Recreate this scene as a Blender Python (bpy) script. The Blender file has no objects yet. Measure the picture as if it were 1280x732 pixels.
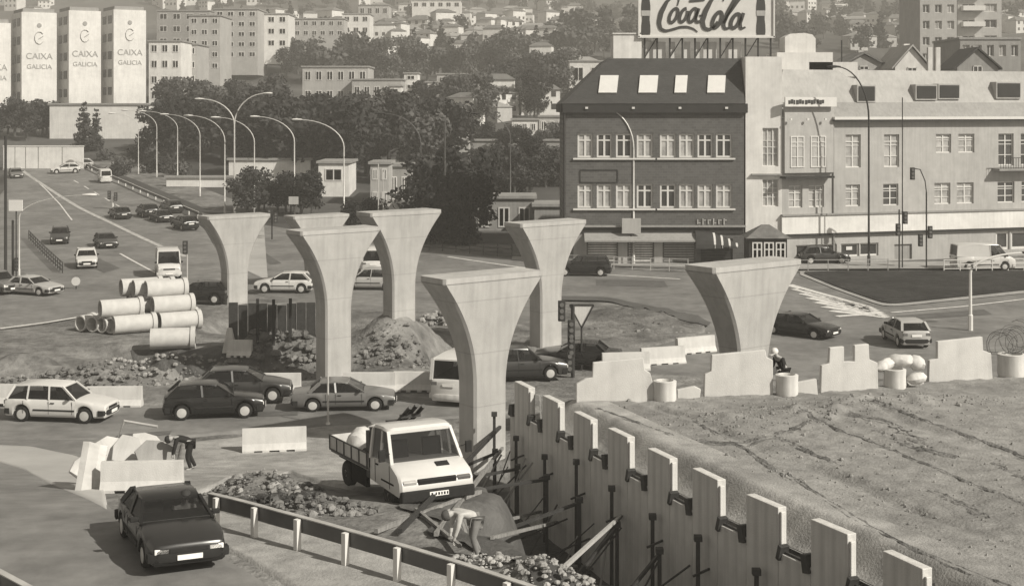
import bpy, bmesh, math, random
import numpy as np
from mathutils import Vector, Matrix

# ------------------------------------------------------------------ camera, sky, sun, exposure
scene = bpy.context.scene
COL = scene.collection
F, U0, V0, CH = 1758.0, 640.0, 135.0, 12.5      # focal length in photo pixels, principal point, camera height
cam = bpy.data.cameras.new('camera')
cam.sensor_width = 36.0
cam.lens = F / 1280 * 36.0
cam.shift_y = -(366 - V0) / 1280.0
cam.clip_start, cam.clip_end = 0.5, 6000
co = bpy.data.objects.new('camera', cam)
co.location = (0, 0, CH)
co.rotation_euler = (math.radians(90), 0, 0)
COL.objects.link(co)
scene.camera = co

SUN_EL, SUN_AZ = math.radians(37), math.radians(125)     # azimuth clockwise from +Y
world = bpy.data.worlds.new('World')
scene.world = world
world.use_nodes = True
wn, wl = world.node_tree.nodes, world.node_tree.links
bg = wn['Background']
sky = wn.new('ShaderNodeTexSky')
sky.sky_type = 'NISHITA'
sky.sun_disc = False
sky.sun_elevation = SUN_EL
sky.sun_rotation = SUN_AZ
hs = wn.new('ShaderNodeHueSaturation')          # the photograph is a warm-toned black and white print
hs.inputs['Saturation'].default_value = 0.0
tn = wn.new('ShaderNodeMix'); tn.data_type = 'RGBA'; tn.blend_type = 'MULTIPLY'
tn.inputs['Factor'].default_value = 1.0
tn.inputs['B'].default_value = (1.0, 0.93, 0.82, 1)
wl.new(sky.outputs[0], hs.inputs['Color'])
wl.new(hs.outputs[0], tn.inputs['A'])
wl.new(tn.outputs['Result'], bg.inputs['Color'])
bg.inputs['Strength'].default_value = 0.072
sun = bpy.data.lights.new('sun', 'SUN')
sun.energy = 4.8
sun.angle = math.radians(0.53)
sun.color = (1.0, 0.95, 0.85)
so = bpy.data.objects.new('sun', sun)
sdir = Vector((math.sin(SUN_AZ) * math.cos(SUN_EL), math.cos(SUN_AZ) * math.cos(SUN_EL), math.sin(SUN_EL)))
so.rotation_euler = (-sdir).to_track_quat('-Z', 'Y').to_euler()
so.location = (60, -40, 90)
COL.objects.link(so)
vs = scene.view_settings
vs.view_transform = 'Standard'
vs.look = 'None'
vs.exposure = 0.33
vs.gamma = 1.0
vs.use_curve_mapping = False
scene.cycles.volume_bounces = 0
scene.cycles.max_bounces = 6
scene.cycles.transparent_max_bounces = 12

rnd = random.Random(11)
PI = math.pi
R = math.radians

# ------------------------------------------------------------------ materials
MATS = {}
def gray(v):
    return (v, v * 0.985, v * 0.955, 1)

def mat(name, v, rough=0.8, amt=0.15, scale=3.0, spec=0.3, metal=0.0, bump=0.0, bscale=12.0, stain=0.0, stretch=None):
    if name in MATS:
        return MATS[name]
    m = bpy.data.materials.new(name)
    m.use_nodes = True
    n, l = m.node_tree.nodes, m.node_tree.links
    b = n['Principled BSDF']
    b.inputs['Roughness'].default_value = rough
    b.inputs['Specular IOR Level'].default_value = spec
    b.inputs['Metallic'].default_value = metal
    tc = n.new('ShaderNodeTexCoord')
    src = tc.outputs['Object']
    if stretch:
        mp = n.new('ShaderNodeMapping')
        mp.inputs['Scale'].default_value = stretch[:3]
        if len(stretch) > 3:
            mp.inputs['Rotation'].default_value = (0, 0, stretch[3])
        l.new(src, mp.inputs['Vector'])
        src = mp.outputs[0]
    t1 = n.new('ShaderNodeTexNoise')
    t1.inputs['Scale'].default_value = scale
    t1.inputs['Detail'].default_value = 6
    t1.inputs['Roughness'].default_value = 0.65
    l.new(src, t1.inputs['Vector'])
    cr = n.new('ShaderNodeValToRGB')
    cr.color_ramp.elements[0].position = 0.28
    cr.color_ramp.elements[1].position = 0.72
    cr.color_ramp.elements[0].color = gray(max(v * (1 - amt), 0.004))
    cr.color_ramp.elements[1].color = gray(min(v * (1 + amt), 0.95))
    l.new(t1.outputs['Fac'], cr.inputs['Fac'])
    out = cr.outputs['Color']
    if stain > 0:
        t2 = n.new('ShaderNodeTexNoise')
        t2.inputs['Scale'].default_value = scale * 0.23
        t2.inputs['Detail'].default_value = 4
        l.new(src, t2.inputs['Vector'])
        c2 = n.new('ShaderNodeValToRGB')
        c2.color_ramp.elements[0].position = 0.36
        c2.color_ramp.elements[1].position = 0.62
        k = 1 - stain
        c2.color_ramp.elements[0].color = (k, k, k, 1)
        c2.color_ramp.elements[1].color = (1, 1, 1, 1)
        l.new(t2.outputs['Fac'], c2.inputs['Fac'])
        mx = n.new('ShaderNodeMix'); mx.data_type = 'RGBA'; mx.blend_type = 'MULTIPLY'
        mx.inputs['Factor'].default_value = 1
        l.new(out, mx.inputs['A'])
        l.new(c2.outputs['Color'], mx.inputs['B'])
        out = mx.outputs['Result']
    l.new(out, b.inputs['Base Color'])
    if bump > 0:
        t3 = n.new('ShaderNodeTexNoise')
        t3.inputs['Scale'].default_value = bscale
        t3.inputs['Detail'].default_value = 5
        l.new(src, t3.inputs['Vector'])
        bp = n.new('ShaderNodeBump')
        bp.inputs['Strength'].default_value = bump
        bp.inputs['Distance'].default_value = 0.1
        l.new(t3.outputs['Fac'], bp.inputs['Height'])
        l.new(bp.outputs[0], b.inputs['Normal'])
    MATS[name] = m
    return m

def glass_mat(name, tint, clear):
    m = bpy.data.materials.new(name)
    m.use_nodes = True
    n, l = m.node_tree.nodes, m.node_tree.links
    b = n['Principled BSDF']
    b.inputs['Base Color'].default_value = gray(tint)
    b.inputs['Roughness'].default_value = 0.06
    b.inputs['Specular IOR Level'].default_value = 0.6
    tr = n.new('ShaderNodeBsdfTransparent')
    tr.inputs['Color'].default_value = (0.75, 0.75, 0.75, 1)
    mx = n.new('ShaderNodeMixShader')
    mx.inputs['Fac'].default_value = clear
    l.new(b.outputs[0], mx.inputs[1])
    l.new(tr.outputs[0], mx.inputs[2])
    l.new(mx.outputs[0], n['Material Output'].inputs['Surface'])
    MATS[name] = m
    return m

def brick_mat(name, v, mort, sc):
    m = bpy.data.materials.new(name)
    m.use_nodes = True
    n, l = m.node_tree.nodes, m.node_tree.links
    b = n['Principled BSDF']
    b.inputs['Roughness'].default_value = 0.9
    tc = n.new('ShaderNodeTexCoord')
    mp = n.new('ShaderNodeMapping')
    mp.inputs['Rotation'].default_value = (R(90), 0, 0)
    l.new(tc.outputs['Object'], mp.inputs['Vector'])
    br = n.new('ShaderNodeTexBrick')
    br.inputs['Scale'].default_value = sc
    br.inputs['Color1'].default_value = gray(v)
    br.inputs['Color2'].default_value = gray(v * 0.72)
    br.inputs['Mortar'].default_value = gray(mort)
    br.inputs['Mortar Size'].default_value = 0.012
    l.new(mp.outputs[0], br.inputs['Vector'])
    ns = n.new('ShaderNodeTexNoise')
    ns.inputs['Scale'].default_value = 0.5
    ns.inputs['Detail'].default_value = 5
    l.new(tc.outputs['Object'], ns.inputs['Vector'])
    cr = n.new('ShaderNodeValToRGB')
    cr.color_ramp.elements[0].color = (0.72, 0.72, 0.72, 1)
    cr.color_ramp.elements[1].color = (1.15, 1.15, 1.15, 1)
    l.new(ns.outputs['Fac'], cr.inputs['Fac'])
    mx = n.new('ShaderNodeMix'); mx.data_type = 'RGBA'; mx.blend_type = 'MULTIPLY'
    mx.inputs['Factor'].default_value = 1
    l.new(br.outputs['Color'], mx.inputs['A'])
    l.new(cr.outputs['Color'], mx.inputs['B'])
    l.new(mx.outputs['Result'], b.inputs['Base Color'])
    MATS[name] = m
    return m

def board_concrete(name, v, line=0.85, pitch=0.0):
    """poured concrete: faint horizontal pour lines, rain streaks and blotches"""
    m = mat(name, v, 0.85, 0.10, 1.3, 0.25, 0, 0.15, 30, 0.12)
    n, l = m.node_tree.nodes, m.node_tree.links
    b = n['Principled BSDF']
    tc = n.new('ShaderNodeTexCoord')
    mp = n.new('ShaderNodeMapping')
    mp.inputs['Scale'].default_value = (5, 5, 0.35)
    l.new(tc.outputs['Object'], mp.inputs['Vector'])
    t = n.new('ShaderNodeTexNoise')
    t.inputs['Scale'].default_value = 1.0
    t.inputs['Detail'].default_value = 4
    l.new(mp.outputs[0], t.inputs['Vector'])
    cr = n.new('ShaderNodeValToRGB')
    cr.color_ramp.elements[0].position = 0.3
    cr.color_ramp.elements[1].position = 0.6
    cr.color_ramp.elements[0].color = (line, line, line, 1)
    cr.color_ramp.elements[1].color = (1, 1, 1, 1)
    l.new(t.outputs['Fac'], cr.inputs['Fac'])
    old = b.inputs['Base Color'].links[0].from_socket
    mx = n.new('ShaderNodeMix'); mx.data_type = 'RGBA'; mx.blend_type = 'MULTIPLY'
    mx.inputs['Factor'].default_value = 1
    l.new(old, mx.inputs['A'])
    l.new(cr.outputs['Color'], mx.inputs['B'])
    out = mx.outputs['Result']
    if pitch:                                   # pour joints
        sp = n.new('ShaderNodeSeparateXYZ')
        l.new(tc.outputs['Object'], sp.inputs[0])
        dv = n.new('ShaderNodeMath'); dv.operation = 'DIVIDE'
        l.new(sp.outputs['Z'], dv.inputs[0]); dv.inputs[1].default_value = pitch
        fr_ = n.new('ShaderNodeMath'); fr_.operation = 'FRACT'
        l.new(dv.outputs[0], fr_.inputs[0])
        lt = n.new('ShaderNodeMath'); lt.operation = 'LESS_THAN'
        l.new(fr_.outputs[0], lt.inputs[0]); lt.inputs[1].default_value = 0.022
        mj = n.new('ShaderNodeMix'); mj.data_type = 'RGBA'; mj.blend_type = 'MULTIPLY'
        mj.inputs['B'].default_value = (0.84, 0.84, 0.84, 1)
        l.new(lt.outputs[0], mj.inputs['Factor'])
        l.new(out, mj.inputs['A'])
        out = mj.outputs['Result']
    l.new(out, b.inputs['Base Color'])
    return m

M_dirt = mat('dirt', 0.20, 0.95, 0.45, 1.3, 0.1, 0, 0.9, 5, 0.45)
M_fill = mat('fill_earth', 0.25, 0.95, 0.26, 2.2, 0.1, 0, 0.45, 13, 0.22)
M_sand = mat('pale_gravel', 0.33, 0.95, 0.3, 1.6, 0.1, 0, 0.35, 16, 0.3)
M_asph = mat('asphalt', 0.19, 0.75, 0.28, 1.1, 0.4, 0, 0.15, 30, 0.3)
M_asph2 = mat('dark_asphalt', 0.085, 0.8, 0.25, 0.3, 0.35, 0, 0.15, 30, 0.25)
M_asphpale = mat('pale_asphalt', 0.40, 0.85, 0.15, 0.4, 0.2, 0, 0.1, 25, 0.15)
M_paint = mat('road_paint', 0.6, 0.8, 0.3, 3, 0.2)
M_pave = mat('paving', 0.33, 0.9, 0.2, 1.5, 0.2, 0, 0.1, 20, 0.15)
M_grass = mat('grass', 0.045, 0.95, 0.45, 1.5, 0.1, 0, 0.8, 10, 0.3)
M_hill = mat('hill_scrub', 0.10, 0.95, 0.5, 0.05, 0.05, 0, 0.0, 1, 0.4)
M_pier = board_concrete('pier_concrete', 0.41, 0.86, 1.9)
M_panel = board_concrete('panel_concrete', 0.60, 0.78)
M_barrier = board_concrete('barrier_concrete', 0.56, 0.90)
M_pipe = mat('pipe_concrete', 0.50, 0.9, 0.12, 2.5, 0.2, 0, 0.1, 20, 0.1)
M_dark = mat('dark_rubber', 0.02, 0.85, 0.2, 5, 0.2)
M_black = mat('black_void', 0.008, 0.95, 0.1, 5, 0.05)
M_steel = mat('rusty_steel', 0.045, 0.6, 0.3, 6, 0.4, 0.3)
M_galv = mat('galvanised', 0.55, 0.45, 0.12, 4, 0.5, 0.3)
M_rail = mat('rail_steel', 0.085, 0.5, 0.2, 2, 0.5, 0.2)
M_railtop = mat('rail_top', 0.42, 0.5, 0.2, 2, 0.5, 0.2)
M_white = mat('white_paint', 0.62, 0.6, 0.06, 2, 0.3, 0, 0, 1, 0.06)
M_wood = mat('timber', 0.22, 0.9, 0.35, 3, 0.1, 0, 0.2, 10, 0, (8, 1, 1))
M_chrome = mat('bright_metal', 0.65, 0.3, 0.1, 8, 0.6, 0.7)
M_lens = mat('lamp_lens', 0.75, 0.15, 0.05, 8, 0.8)
M_tail = mat('tail_lens', 0.13, 0.25, 0.1, 8, 0.6)
M_plate = mat('number_plate', 0.75, 0.5, 0.03, 3)
M_seat = mat('seat_cloth', 0.035, 0.9, 0.2, 6)
M_leaf = mat('leaves_dark', 0.040, 0.8, 0.65, 0.7, 0.25)
M_leaf2 = mat('leaves_mid', 0.075, 0.8, 0.65, 0.7, 0.25)
M_leaf3 = mat('leaves_black', 0.022, 0.8, 0.65, 0.7, 0.2)
M_bark = mat('bark', 0.08, 0.95, 0.3, 5, 0.1)
M_glass = glass_mat('car_glass', 0.015, 0.45)
M_wglass = mat('window_glass', 0.05, 0.12, 0.4, 0.9, 0.6)
M_curtain = mat('curtained_glass', 0.34, 0.3, 0.5, 1.1, 0.5)
P_dark = mat('paint_dark', 0.012, 0.25, 0.1, 2, 0.4)
P_char = mat('paint_charcoal', 0.03, 0.3, 0.1, 2, 0.6)
P_grey = mat('paint_grey', 0.13, 0.3, 0.08, 2, 0.6)
P_silver = mat('paint_silver', 0.36, 0.3, 0.08, 2, 0.6)
P_white = mat('paint_white', 0.56, 0.3, 0.05, 2, 0.5)
for p in (P_dark, P_char, P_grey, P_silver, P_white):
    p.node_tree.nodes['Principled BSDF'].inputs['Coat Weight'].default_value = 0.25

# ------------------------------------------------------------------ mesh helpers
class MB:
    def __init__(self):
        self.v, self.f = [], []
    def add(self, vs, fs):
        o = len(self.v)
        self.v += [tuple(p) for p in vs]
        self.f += [tuple(i + o for i in f) for f in fs]
        return self
    def box(self, c, s, rz=0.0, rx=0.0, ry=0.0):
        m = Matrix.Rotation(rz, 3, 'Z') @ Matrix.Rotation(ry, 3, 'Y') @ Matrix.Rotation(rx, 3, 'X')
        vs = [Vector(c) + m @ Vector((sx * s[0] / 2, sy * s[1] / 2, sz * s[2] / 2)) for sx in (-1, 1) for sy in (-1, 1) for sz in (-1, 1)]
        return self.add(vs, [(0, 1, 3, 2), (4, 6, 7, 5), (0, 4, 5, 1), (2, 3, 7, 6), (0, 2, 6, 4), (1, 5, 7, 3)])
    def bar(self, p, q, w, h=None):
        """square bar between two points"""
        p, q = Vector(p), Vector(q)
        h = h or w
        d = (q - p).normalized()
        up = Vector((0, 0, 1)) if abs(d.z) < 0.95 else Vector((1, 0, 0))
        a = d.cross(up).normalized() * w / 2
        b = a.cross(d).normalized() * h / 2
        vs = [p - a - b, p + a - b, p + a + b, p - a + b, q - a - b, q + a - b, q + a + b, q - a + b]
        return self.add(vs, [(0, 1, 2, 3), (7, 6, 5, 4), (0, 4, 5, 1), (1, 5, 6, 2), (2, 6, 7, 3), (3, 7, 4, 0)])
    def tube(self, pts, rads, n=8, cap=True):
        pts = [Vector(p) for p in pts]
        if not isinstance(rads, (list, tuple)):
            rads = [rads] * len(pts)
        rings = []
        for i, p in enumerate(pts):
            a = pts[max(i - 1, 0)]
            b = pts[min(i + 1, len(pts) - 1)]
            d = (b - a).normalized()
            up = Vector((0, 0, 1)) if abs(d.z) < 0.9 else Vector((1, 0, 0))
            x = d.cross(up).normalized()
            y = x.cross(d)
            rings.append([p + (x * math.cos(2 * PI * k / n) + y * math.sin(2 * PI * k / n)) * rads[i] for k in range(n)])
        return self.loft(rings, cap)
    def loft(self, rings, cap=True, closed=True):
        n = len(rings[0])
        vs = [p for r in rings for p in r]
        fs = []
        for i in range(len(rings) - 1):
            for k in range(n if closed else n - 1):
                k2 = (k + 1) % n
                fs.append((i * n + k, i * n + k2, (i + 1) * n + k2, (i + 1) * n + k))
        if cap:
            fs.append(tuple(range(n - 1, -1, -1)))
            o = (len(rings) - 1) * n
            fs.append(tuple(o + k for k in range(n)))
        return self.add(vs, fs)
    def lathe(self, prof, c=(0, 0, 0), n=12):
        """prof: (r, z) pairs about the z axis"""
        return self.loft([[(c[0] + r * math.cos(2 * PI * k / n), c[1] + r * math.sin(2 * PI * k / n), c[2] + z) for k in range(n)] for r, z in prof])
    def wheel(self, c, prof, n=20):
        """prof: (r, y) pairs about the y axis"""
        return self.loft([[(c[0] + r * math.cos(2 * PI * k / n), c[1] + y, c[2] + r * math.sin(2 * PI * k / n)) for k in range(n)] for r, y in prof])
    def poly(self, pts, d):
        """flat outline pushed along vector d"""
        n = len(pts)
        d = Vector(d)
        vs = [Vector(p) for p in pts] + [Vector(p) + d for p in pts]
        return self.add(vs, [tuple(range(n)), tuple(range(2 * n - 1, n - 1, -1))] + [(i, i + n, (i + 1) % n + n, (i + 1) % n) for i in range(n)])
    def quad(self, a, b, c, d):
        return self.add([a, b, c, d], [(0, 1, 2, 3)])
    def build(self, name, m, parent=None, smooth=False, bevel=0.0, fix=True):
        me = bpy.data.meshes.new(name)
        me.from_pydata(self.v, [], self.f)
        if fix:
            bm = bmesh.new()
            bm.from_mesh(me)
            bmesh.ops.recalc_face_normals(bm, faces=bm.faces)
            bm.to_mesh(me)
            bm.free()
        me.materials.append(m)
        if smooth:
            me.polygons.foreach_set('use_smooth', [True] * len(me.polygons))
            try:
                me.set_sharp_from_angle(angle=R(38))
            except Exception:
                pass
        o = bpy.data.objects.new(name, me)
        COL.objects.link(o)
        if parent:
            o.parent = parent
        if bevel:
            b = o.modifiers.new('bevel', 'BEVEL')
            b.width = bevel
            b.segments = 2
            b.limit_method = 'ANGLE'
        return o

def tag(o, label=None, cat=None, group=None, kind=None):
    for k, v in (('label', label), ('category', cat), ('group', group), ('kind', kind)):
        if v:
            o[k] = v
    return o

def empty(name, loc, rz=0.0, label=None, cat=None, group=None):
    o = bpy.data.objects.new(name, None)
    o.empty_display_size = 0.3
    COL.objects.link(o)
    o.location = loc
    o.rotation_euler = (0, 0, rz)
    return tag(o, label, cat, group)

def copy_tree(o, parent=None):
    c = o.copy()
    COL.objects.link(c)
    c.parent = parent
    for ch in list(o.children):
        copy_tree(ch, c)
    return c

PROTO_USED = set()
def place(proto, loc, rz=0.0, label=None, group=None, scale=None, cat=None):
    """the first call moves the prototype itself, later ones copy the thing and each of its parts"""
    if proto.name in PROTO_USED:
        o = copy_tree(proto)
    else:
        o = proto
        PROTO_USED.add(proto.name)
    o.location = loc
    o.rotation_euler = (0, 0, rz)
    if scale is not None:
        o.scale = scale if isinstance(scale, (tuple, list)) else (scale,) * 3
    if label:
        o['label'] = label
    if group:
        o['group'] = group
    if cat:
        o['category'] = cat
    return o

# ------------------------------------------------------------------ terrain
def sst(x):
    x = np.clip(x, 0, 1)
    return x * x * (3 - 2 * x)

_rs = np.random.RandomState(5)
_tab = _rs.rand(256, 256)
def vnoise(x, y):
    x = np.asarray(x, float); y = np.asarray(y, float)
    xi, yi = np.floor(x).astype(int), np.floor(y).astype(int)
    fx, fy = sst(x - xi), sst(y - yi)
    a = _tab[xi % 256, yi % 256]; b = _tab[(xi + 1) % 256, yi % 256]
    c = _tab[xi % 256, (yi + 1) % 256]; d = _tab[(xi + 1) % 256, (yi + 1) % 256]
    return (a * (1 - fx) + b * fx) * (1 - fy) + (c * (1 - fx) + d * fx) * fy - 0.5
def fbm(x, y, o=4):
    s, a = 0, 1.0
    for k in range(o):
        s = s + a * vnoise(x * 2 ** k + 17.3 * k, y * 2 ** k + 9.1 * k)
        a *= 0.5
    return s

WALL = [(12.1, 20.0), (9.6, 25.5), (7.42, 30.7), (5.25, 35.2), (3.07, 40.6), (0.98, 46.0), (0.05, 48.4)]
_wy = np.array([p[1] for p in WALL]); _wx = np.array([p[0] for p in WALL])
def wall_x(Y):
    return np.interp(Y, _wy, _wx)

HY = [-60, 122, 160, 200, 250, 300, 400, 500, 700, 1000, 1400]
HZ = [0, 0, 1.2, 3.6, 8.5, 14.5, 23, 32, 54, 96, 156]
def hillz(Y):
    return sum(np.interp(Y + d, HY, HZ) for d in (-14, -7, 0, 7, 14)) / 5

TRY, TRD = [20, 28, 31, 35.5, 38.3, 39.6, 60], [4.2, 4.6, 5.0, 4.8, 3.0, 2.0, 1.9]
BUMPS = []    # (X, Y, rx, ry, h, rough) filled below
def zt(X, Y):
    X = np.asarray(X, float); Y = np.asarray(Y, float)
    z = hillz(Y)
    d = (wall_x(Y) - X) * 0.92
    ramp = 2.8 * sst((52 - Y) / 22)
    m = sst((d - np.interp(Y, TRY, TRD) - 0.9 * vnoise(X * 0.8, Y * 0.8) * (Y < 42)) / (1.7 + 0.8 * vnoise(X * 0.5 + 9, Y * 0.5)))
    tr = -1.35 * (1 - m) * sst((50.8 - Y) / 3.0)
    z = z + np.where(Y < 54, ramp * m + tr, 0)
    z = z + np.where(Y > 240, fbm(X * 0.006, Y * 0.006) * np.clip((Y - 240) / 160, 0, 1) * 0.025 * Y, 0)
    for bx, by, rx, ry, h, ro in BUMPS:
        q = ((X - bx) / rx) ** 2 + ((Y - by) / ry) ** 2
        w = np.exp(-q * 1.1)
        z = z + w * h * (1 + ro * fbm(X * 0.9 + bx, Y * 0.9 + by, 4))
    return z

def gp(px, py, dz=0.0):
    """where the sight line of a photo pixel meets the terrain"""
    Y = np.geomspace(16, 1500, 3000)
    X = (px - U0) / F * Y
    Z = CH - (py - V0) / F * Y
    hit = np.nonzero(Z <= zt(X, Y) + dz)[0]
    i = hit[0] if len(hit) else len(Y) - 1
    return float(X[i]), float(Y[i]), float(zt(X[i], Y[i]) + dz)
def sc(Y):
    return F / Y
def at(px, py, Y):
    return ((px - U0) * Y / F, Y, CH - (py - V0) * Y / F)

for px, py, rx, ry, h, ro in [
    (250, 454, 5.2, 2.6, -3.4, 0.3), (160, 440, 3.2, 1.3, -0.8, 0.4), (50, 468, 6.0, 1.6, 0.75, 1.2), (215, 474, 3.6, 0.9, 0.75, 1.2),
    (130, 478, 3.0, 1.0, 0.55, 1.5), (498, 432, 2.4, 3.2, 1.75, 0.6), (345, 440, 3.0, 2.6, 1.0, 1.0), (375, 405, 3.0, 2.4, -1.9, 0.3),
    (300, 408, 1.8, 2.2, -1.6, 0.3), (562, 432, 1.4, 3.0, -2.3, 0.2), (530, 398, 2.2, 1.4, -1.2, 0.3), (600, 430, 1.0, 2.0, -1.2, 0.3),
    (330, 612, 1.5, 1.3, 0.5, 0.5), (400, 632, 1.3, 0.9, 0.3, 0.5), (790, 405, 4.5, 5.0, 0.5, 0.8),
    (655, 722, 0.9, 0.7, 0.35, 0.6), (690, 736, 0.8, 0.6, 0.35, 0.6)]:
    X, Y, _ = gp(px, py)
    BUMPS.append((X, Y, rx, ry, h, ro))

def grid_sheet(name, X, Y, Z, m, kind='structure'):
    ny, nx = X.shape
    v = np.stack([X, Y, Z], -1).reshape(-1, 3)
    i = np.arange((ny - 1) * nx).reshape(ny - 1, nx)[:, :-1].ravel()
    f = np.stack([i, i + 1, i + nx + 1, i + nx], -1)
    me = bpy.data.meshes.new(name)
    me.from_pydata(v.tolist(), [], f.tolist())
    me.polygons.foreach_set('use_smooth', [True] * len(me.polygons))
    me.materials.append(m)
    o = bpy.data.objects.new(name, me)
    COL.objects.link(o)
    return tag(o, kind=kind)

def arc_resample(pts, n):
    p = np.array(pts, float)
    d = np.r_[0, np.cumsum(np.linalg.norm(np.diff(p, axis=0), axis=1))]
    t = np.linspace(0, d[-1], n)
    return np.stack([np.interp(t, d, p[:, k]) for k in range(p.shape[1])], -1)

def smooth_pts(pts, n):
    p = arc_resample(pts, n)
    for _ in range(3):
        p[1:-1] = (p[:-2] + 2 * p[1:-1] + p[2:]) / 4
    return p

def sheet(name, A, B, dz, m, n=60, k=16, px=True, kind='structure', sm=True, taper=True):
    """ruled strip between two edges (given where they are seen on the ground), lying on the terrain"""
    if px:
        A = [gp(*p)[:2] for p in A]
        B = [gp(*p)[:2] for p in B]
    a = smooth_pts(A, n) if sm else arc_resample(A, n)
    b = smooth_pts(B, n) if sm else arc_resample(B, n)
    t = np.linspace(0, 1, k)[:, None, None]
    P = a[None] * (1 - t) + b[None] * t
    D = np.full(P.shape[:2], dz)
    if taper and k > 8:                          # the edge feathers into the earth
        D[0] = D[-1] = -0.14
        D[:, 0] = D[:, -1] = -0.14
    return grid_sheet(name, P[..., 0], P[..., 1], zt(P[..., 0], P[..., 1]) + D, m, kind)

rows = np.r_[np.geomspace(14, 130, 330), np.geomspace(131.5, 1300, 120)]
cols = np.linspace(-1.05, 1.05, 330)
GY, GT = np.meshgrid(rows, cols, indexing='ij')
near = rows < 131
X_, Y_ = GT * GY, GY
dirt_n = np.maximum(fbm(X_ * 0.5, Y_ * 0.5) * 0.08, -0.02) * (Y_ < 110)
Zg = zt(X_, Y_) + np.minimum(dirt_n, 0.02) - 0.04
split = int((rows < 128).sum())
grid_sheet('ground', X_[:split], Y_[:split], Zg[:split], M_dirt)
grid_sheet('hill', X_[split - 1:], Y_[split - 1:], Zg[split - 1:], M_hill)
# ------------------------------------------------------------------ roads and paved areas
sheet('highway_road', [(8, 212), (6, 235), (-30, 270), (-120, 305), (-260, 345), (-420, 395), (-480, 425)],
      [(101, 205), (160, 231), (212, 253), (258, 285), (280, 320), (285, 350), (225, 372), (95, 402)], 0.05, M_asph, 90, 60)
sheet('junction_road', [(256, 268), (330, 281), (400, 292), (470, 300), (560, 314), (700, 332), (850, 341), (1000, 341), (1280, 339), (1700, 339)],
      [(286, 352), (330, 372), (440, 386), (560, 392), (690, 412), (830, 470), (960, 476), (1060, 474), (1280, 470), (1700, 470)], 0.055, M_asph, 120, 70)
sheet('cross_road', [(-420, 505), (-100, 508), (120, 509), (300, 506), (450, 503), (580, 500), (640, 498)],
      [(-420, 560), (-100, 566), (90, 552), (230, 548), (330, 538), (450, 532), (600, 520)], 0.055, M_asph, 110, 30)
sheet('near_road', [(-460, 548), (-420, 620), (-430, 740), (-520, 900)],
      [(150, 549), (128, 565), (104, 590), (118, 618), (160, 648), (240, 676), (300, 705), (350, 735), (420, 790)], 0.06, M_asph, 80, 60)
sheet('road_shoulder', [(190, 640), (250, 672), (310, 704), (350, 728), (420, 785)],
      [(240, 634), (350, 660), (440, 683), (540, 705), (690, 742), (760, 765)], 0.05, M_sand, 70, 26)
sheet('gravel_track', [(225, 552), (300, 545), (400, 533), (520, 526), (565, 540)],
      [(180, 628), (280, 605), (360, 590), (440, 612), (560, 610)], 0.045, M_sand, 90, 40)
sheet('viaduct_pavement', [(252, 267), (290, 274), (330, 282)], [(262, 290), (290, 330), (335, 352)], 0.075, M_asphpale, 30, 10, taper=False)
sheet('building_pavement', [(640, 322), (705, 325), (930, 330), (1280, 328), (1700, 324)], [(640, 326), (705, 331), (930, 338), (1280, 337), (1700, 335)], 0.12, M_pave, 60, 6)
isl_a = [(1006, 342), (1060, 341), (1180, 341), (1280, 341), (1600, 341)]
isl_b = [(1006, 344), (1050, 362), (1110, 383), (1280, 365), (1600, 338)]
sheet('traffic_island', [(1000, 340.5), (1060, 340), (1180, 340), (1280, 340), (1600, 340)], [(1000, 345), (1046, 364), (1108, 386), (1282, 368), (1600, 341)], 0.10, M_pave, 70, 14, taper=False)
sheet('island_grass', isl_a, isl_b, 0.16, M_grass, 70, 16, taper=False)
sheet('dirt_island', [(700, 377), (760, 378), (830, 392), (885, 410)], [(640, 440), (740, 444), (820, 436), (884, 416)], 0.13, M_dirt, 40, 20)
sheet('island_kerb', [(700, 373), (760, 374), (832, 388), (890, 407)], [(700, 378), (760, 379), (829, 393), (885, 411)], 0.17, M_asph2, 40, 4)
sheet('verge', [(110, 203), (170, 226), (225, 249), (262, 264)], [(150, 190), (200, 214), (262, 236), (330, 262)], 0.06, M_dirt, 40, 10)
M_mud_shade = mat('mud_and_shade', 0.085, 0.7, 0.4, 1.2, 0.4, 0, 0.7, 6, 0.4)  # damp soil colour, with the shade of the hollows put into it
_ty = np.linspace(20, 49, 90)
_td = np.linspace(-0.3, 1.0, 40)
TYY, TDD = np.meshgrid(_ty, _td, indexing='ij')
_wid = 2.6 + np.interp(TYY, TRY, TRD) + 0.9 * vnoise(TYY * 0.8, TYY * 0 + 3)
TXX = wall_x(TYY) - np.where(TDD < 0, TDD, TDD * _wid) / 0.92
grid_sheet('trench_floor', TXX, TYY, zt(TXX, TYY) + 0.03 + 0.05 * fbm(TXX * 1.5, TYY * 1.5), M_mud_shade)  # wet trench soil, its dark tone also carrying the painted shade
sheet('pit_shade', [(160, 438), (200, 434), (260, 436), (335, 444)], [(176, 458), (205, 468), (262, 470), (330, 468)], 0.04, M_mud_shade, 50, 30)  # dark sheet standing in for the shade on the pit bank
sheet('road_dust', [(-30, 556), (40, 556), (96, 566), (126, 580)], [(-30, 568), (30, 590), (80, 618), (140, 652)], 0.075, M_asphpale, 40, 14)
M_patch = mat('asphalt_patch', 0.11, 0.8, 0.25, 2.0, 0.3, 0, 0.2, 25, 0.2)
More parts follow.
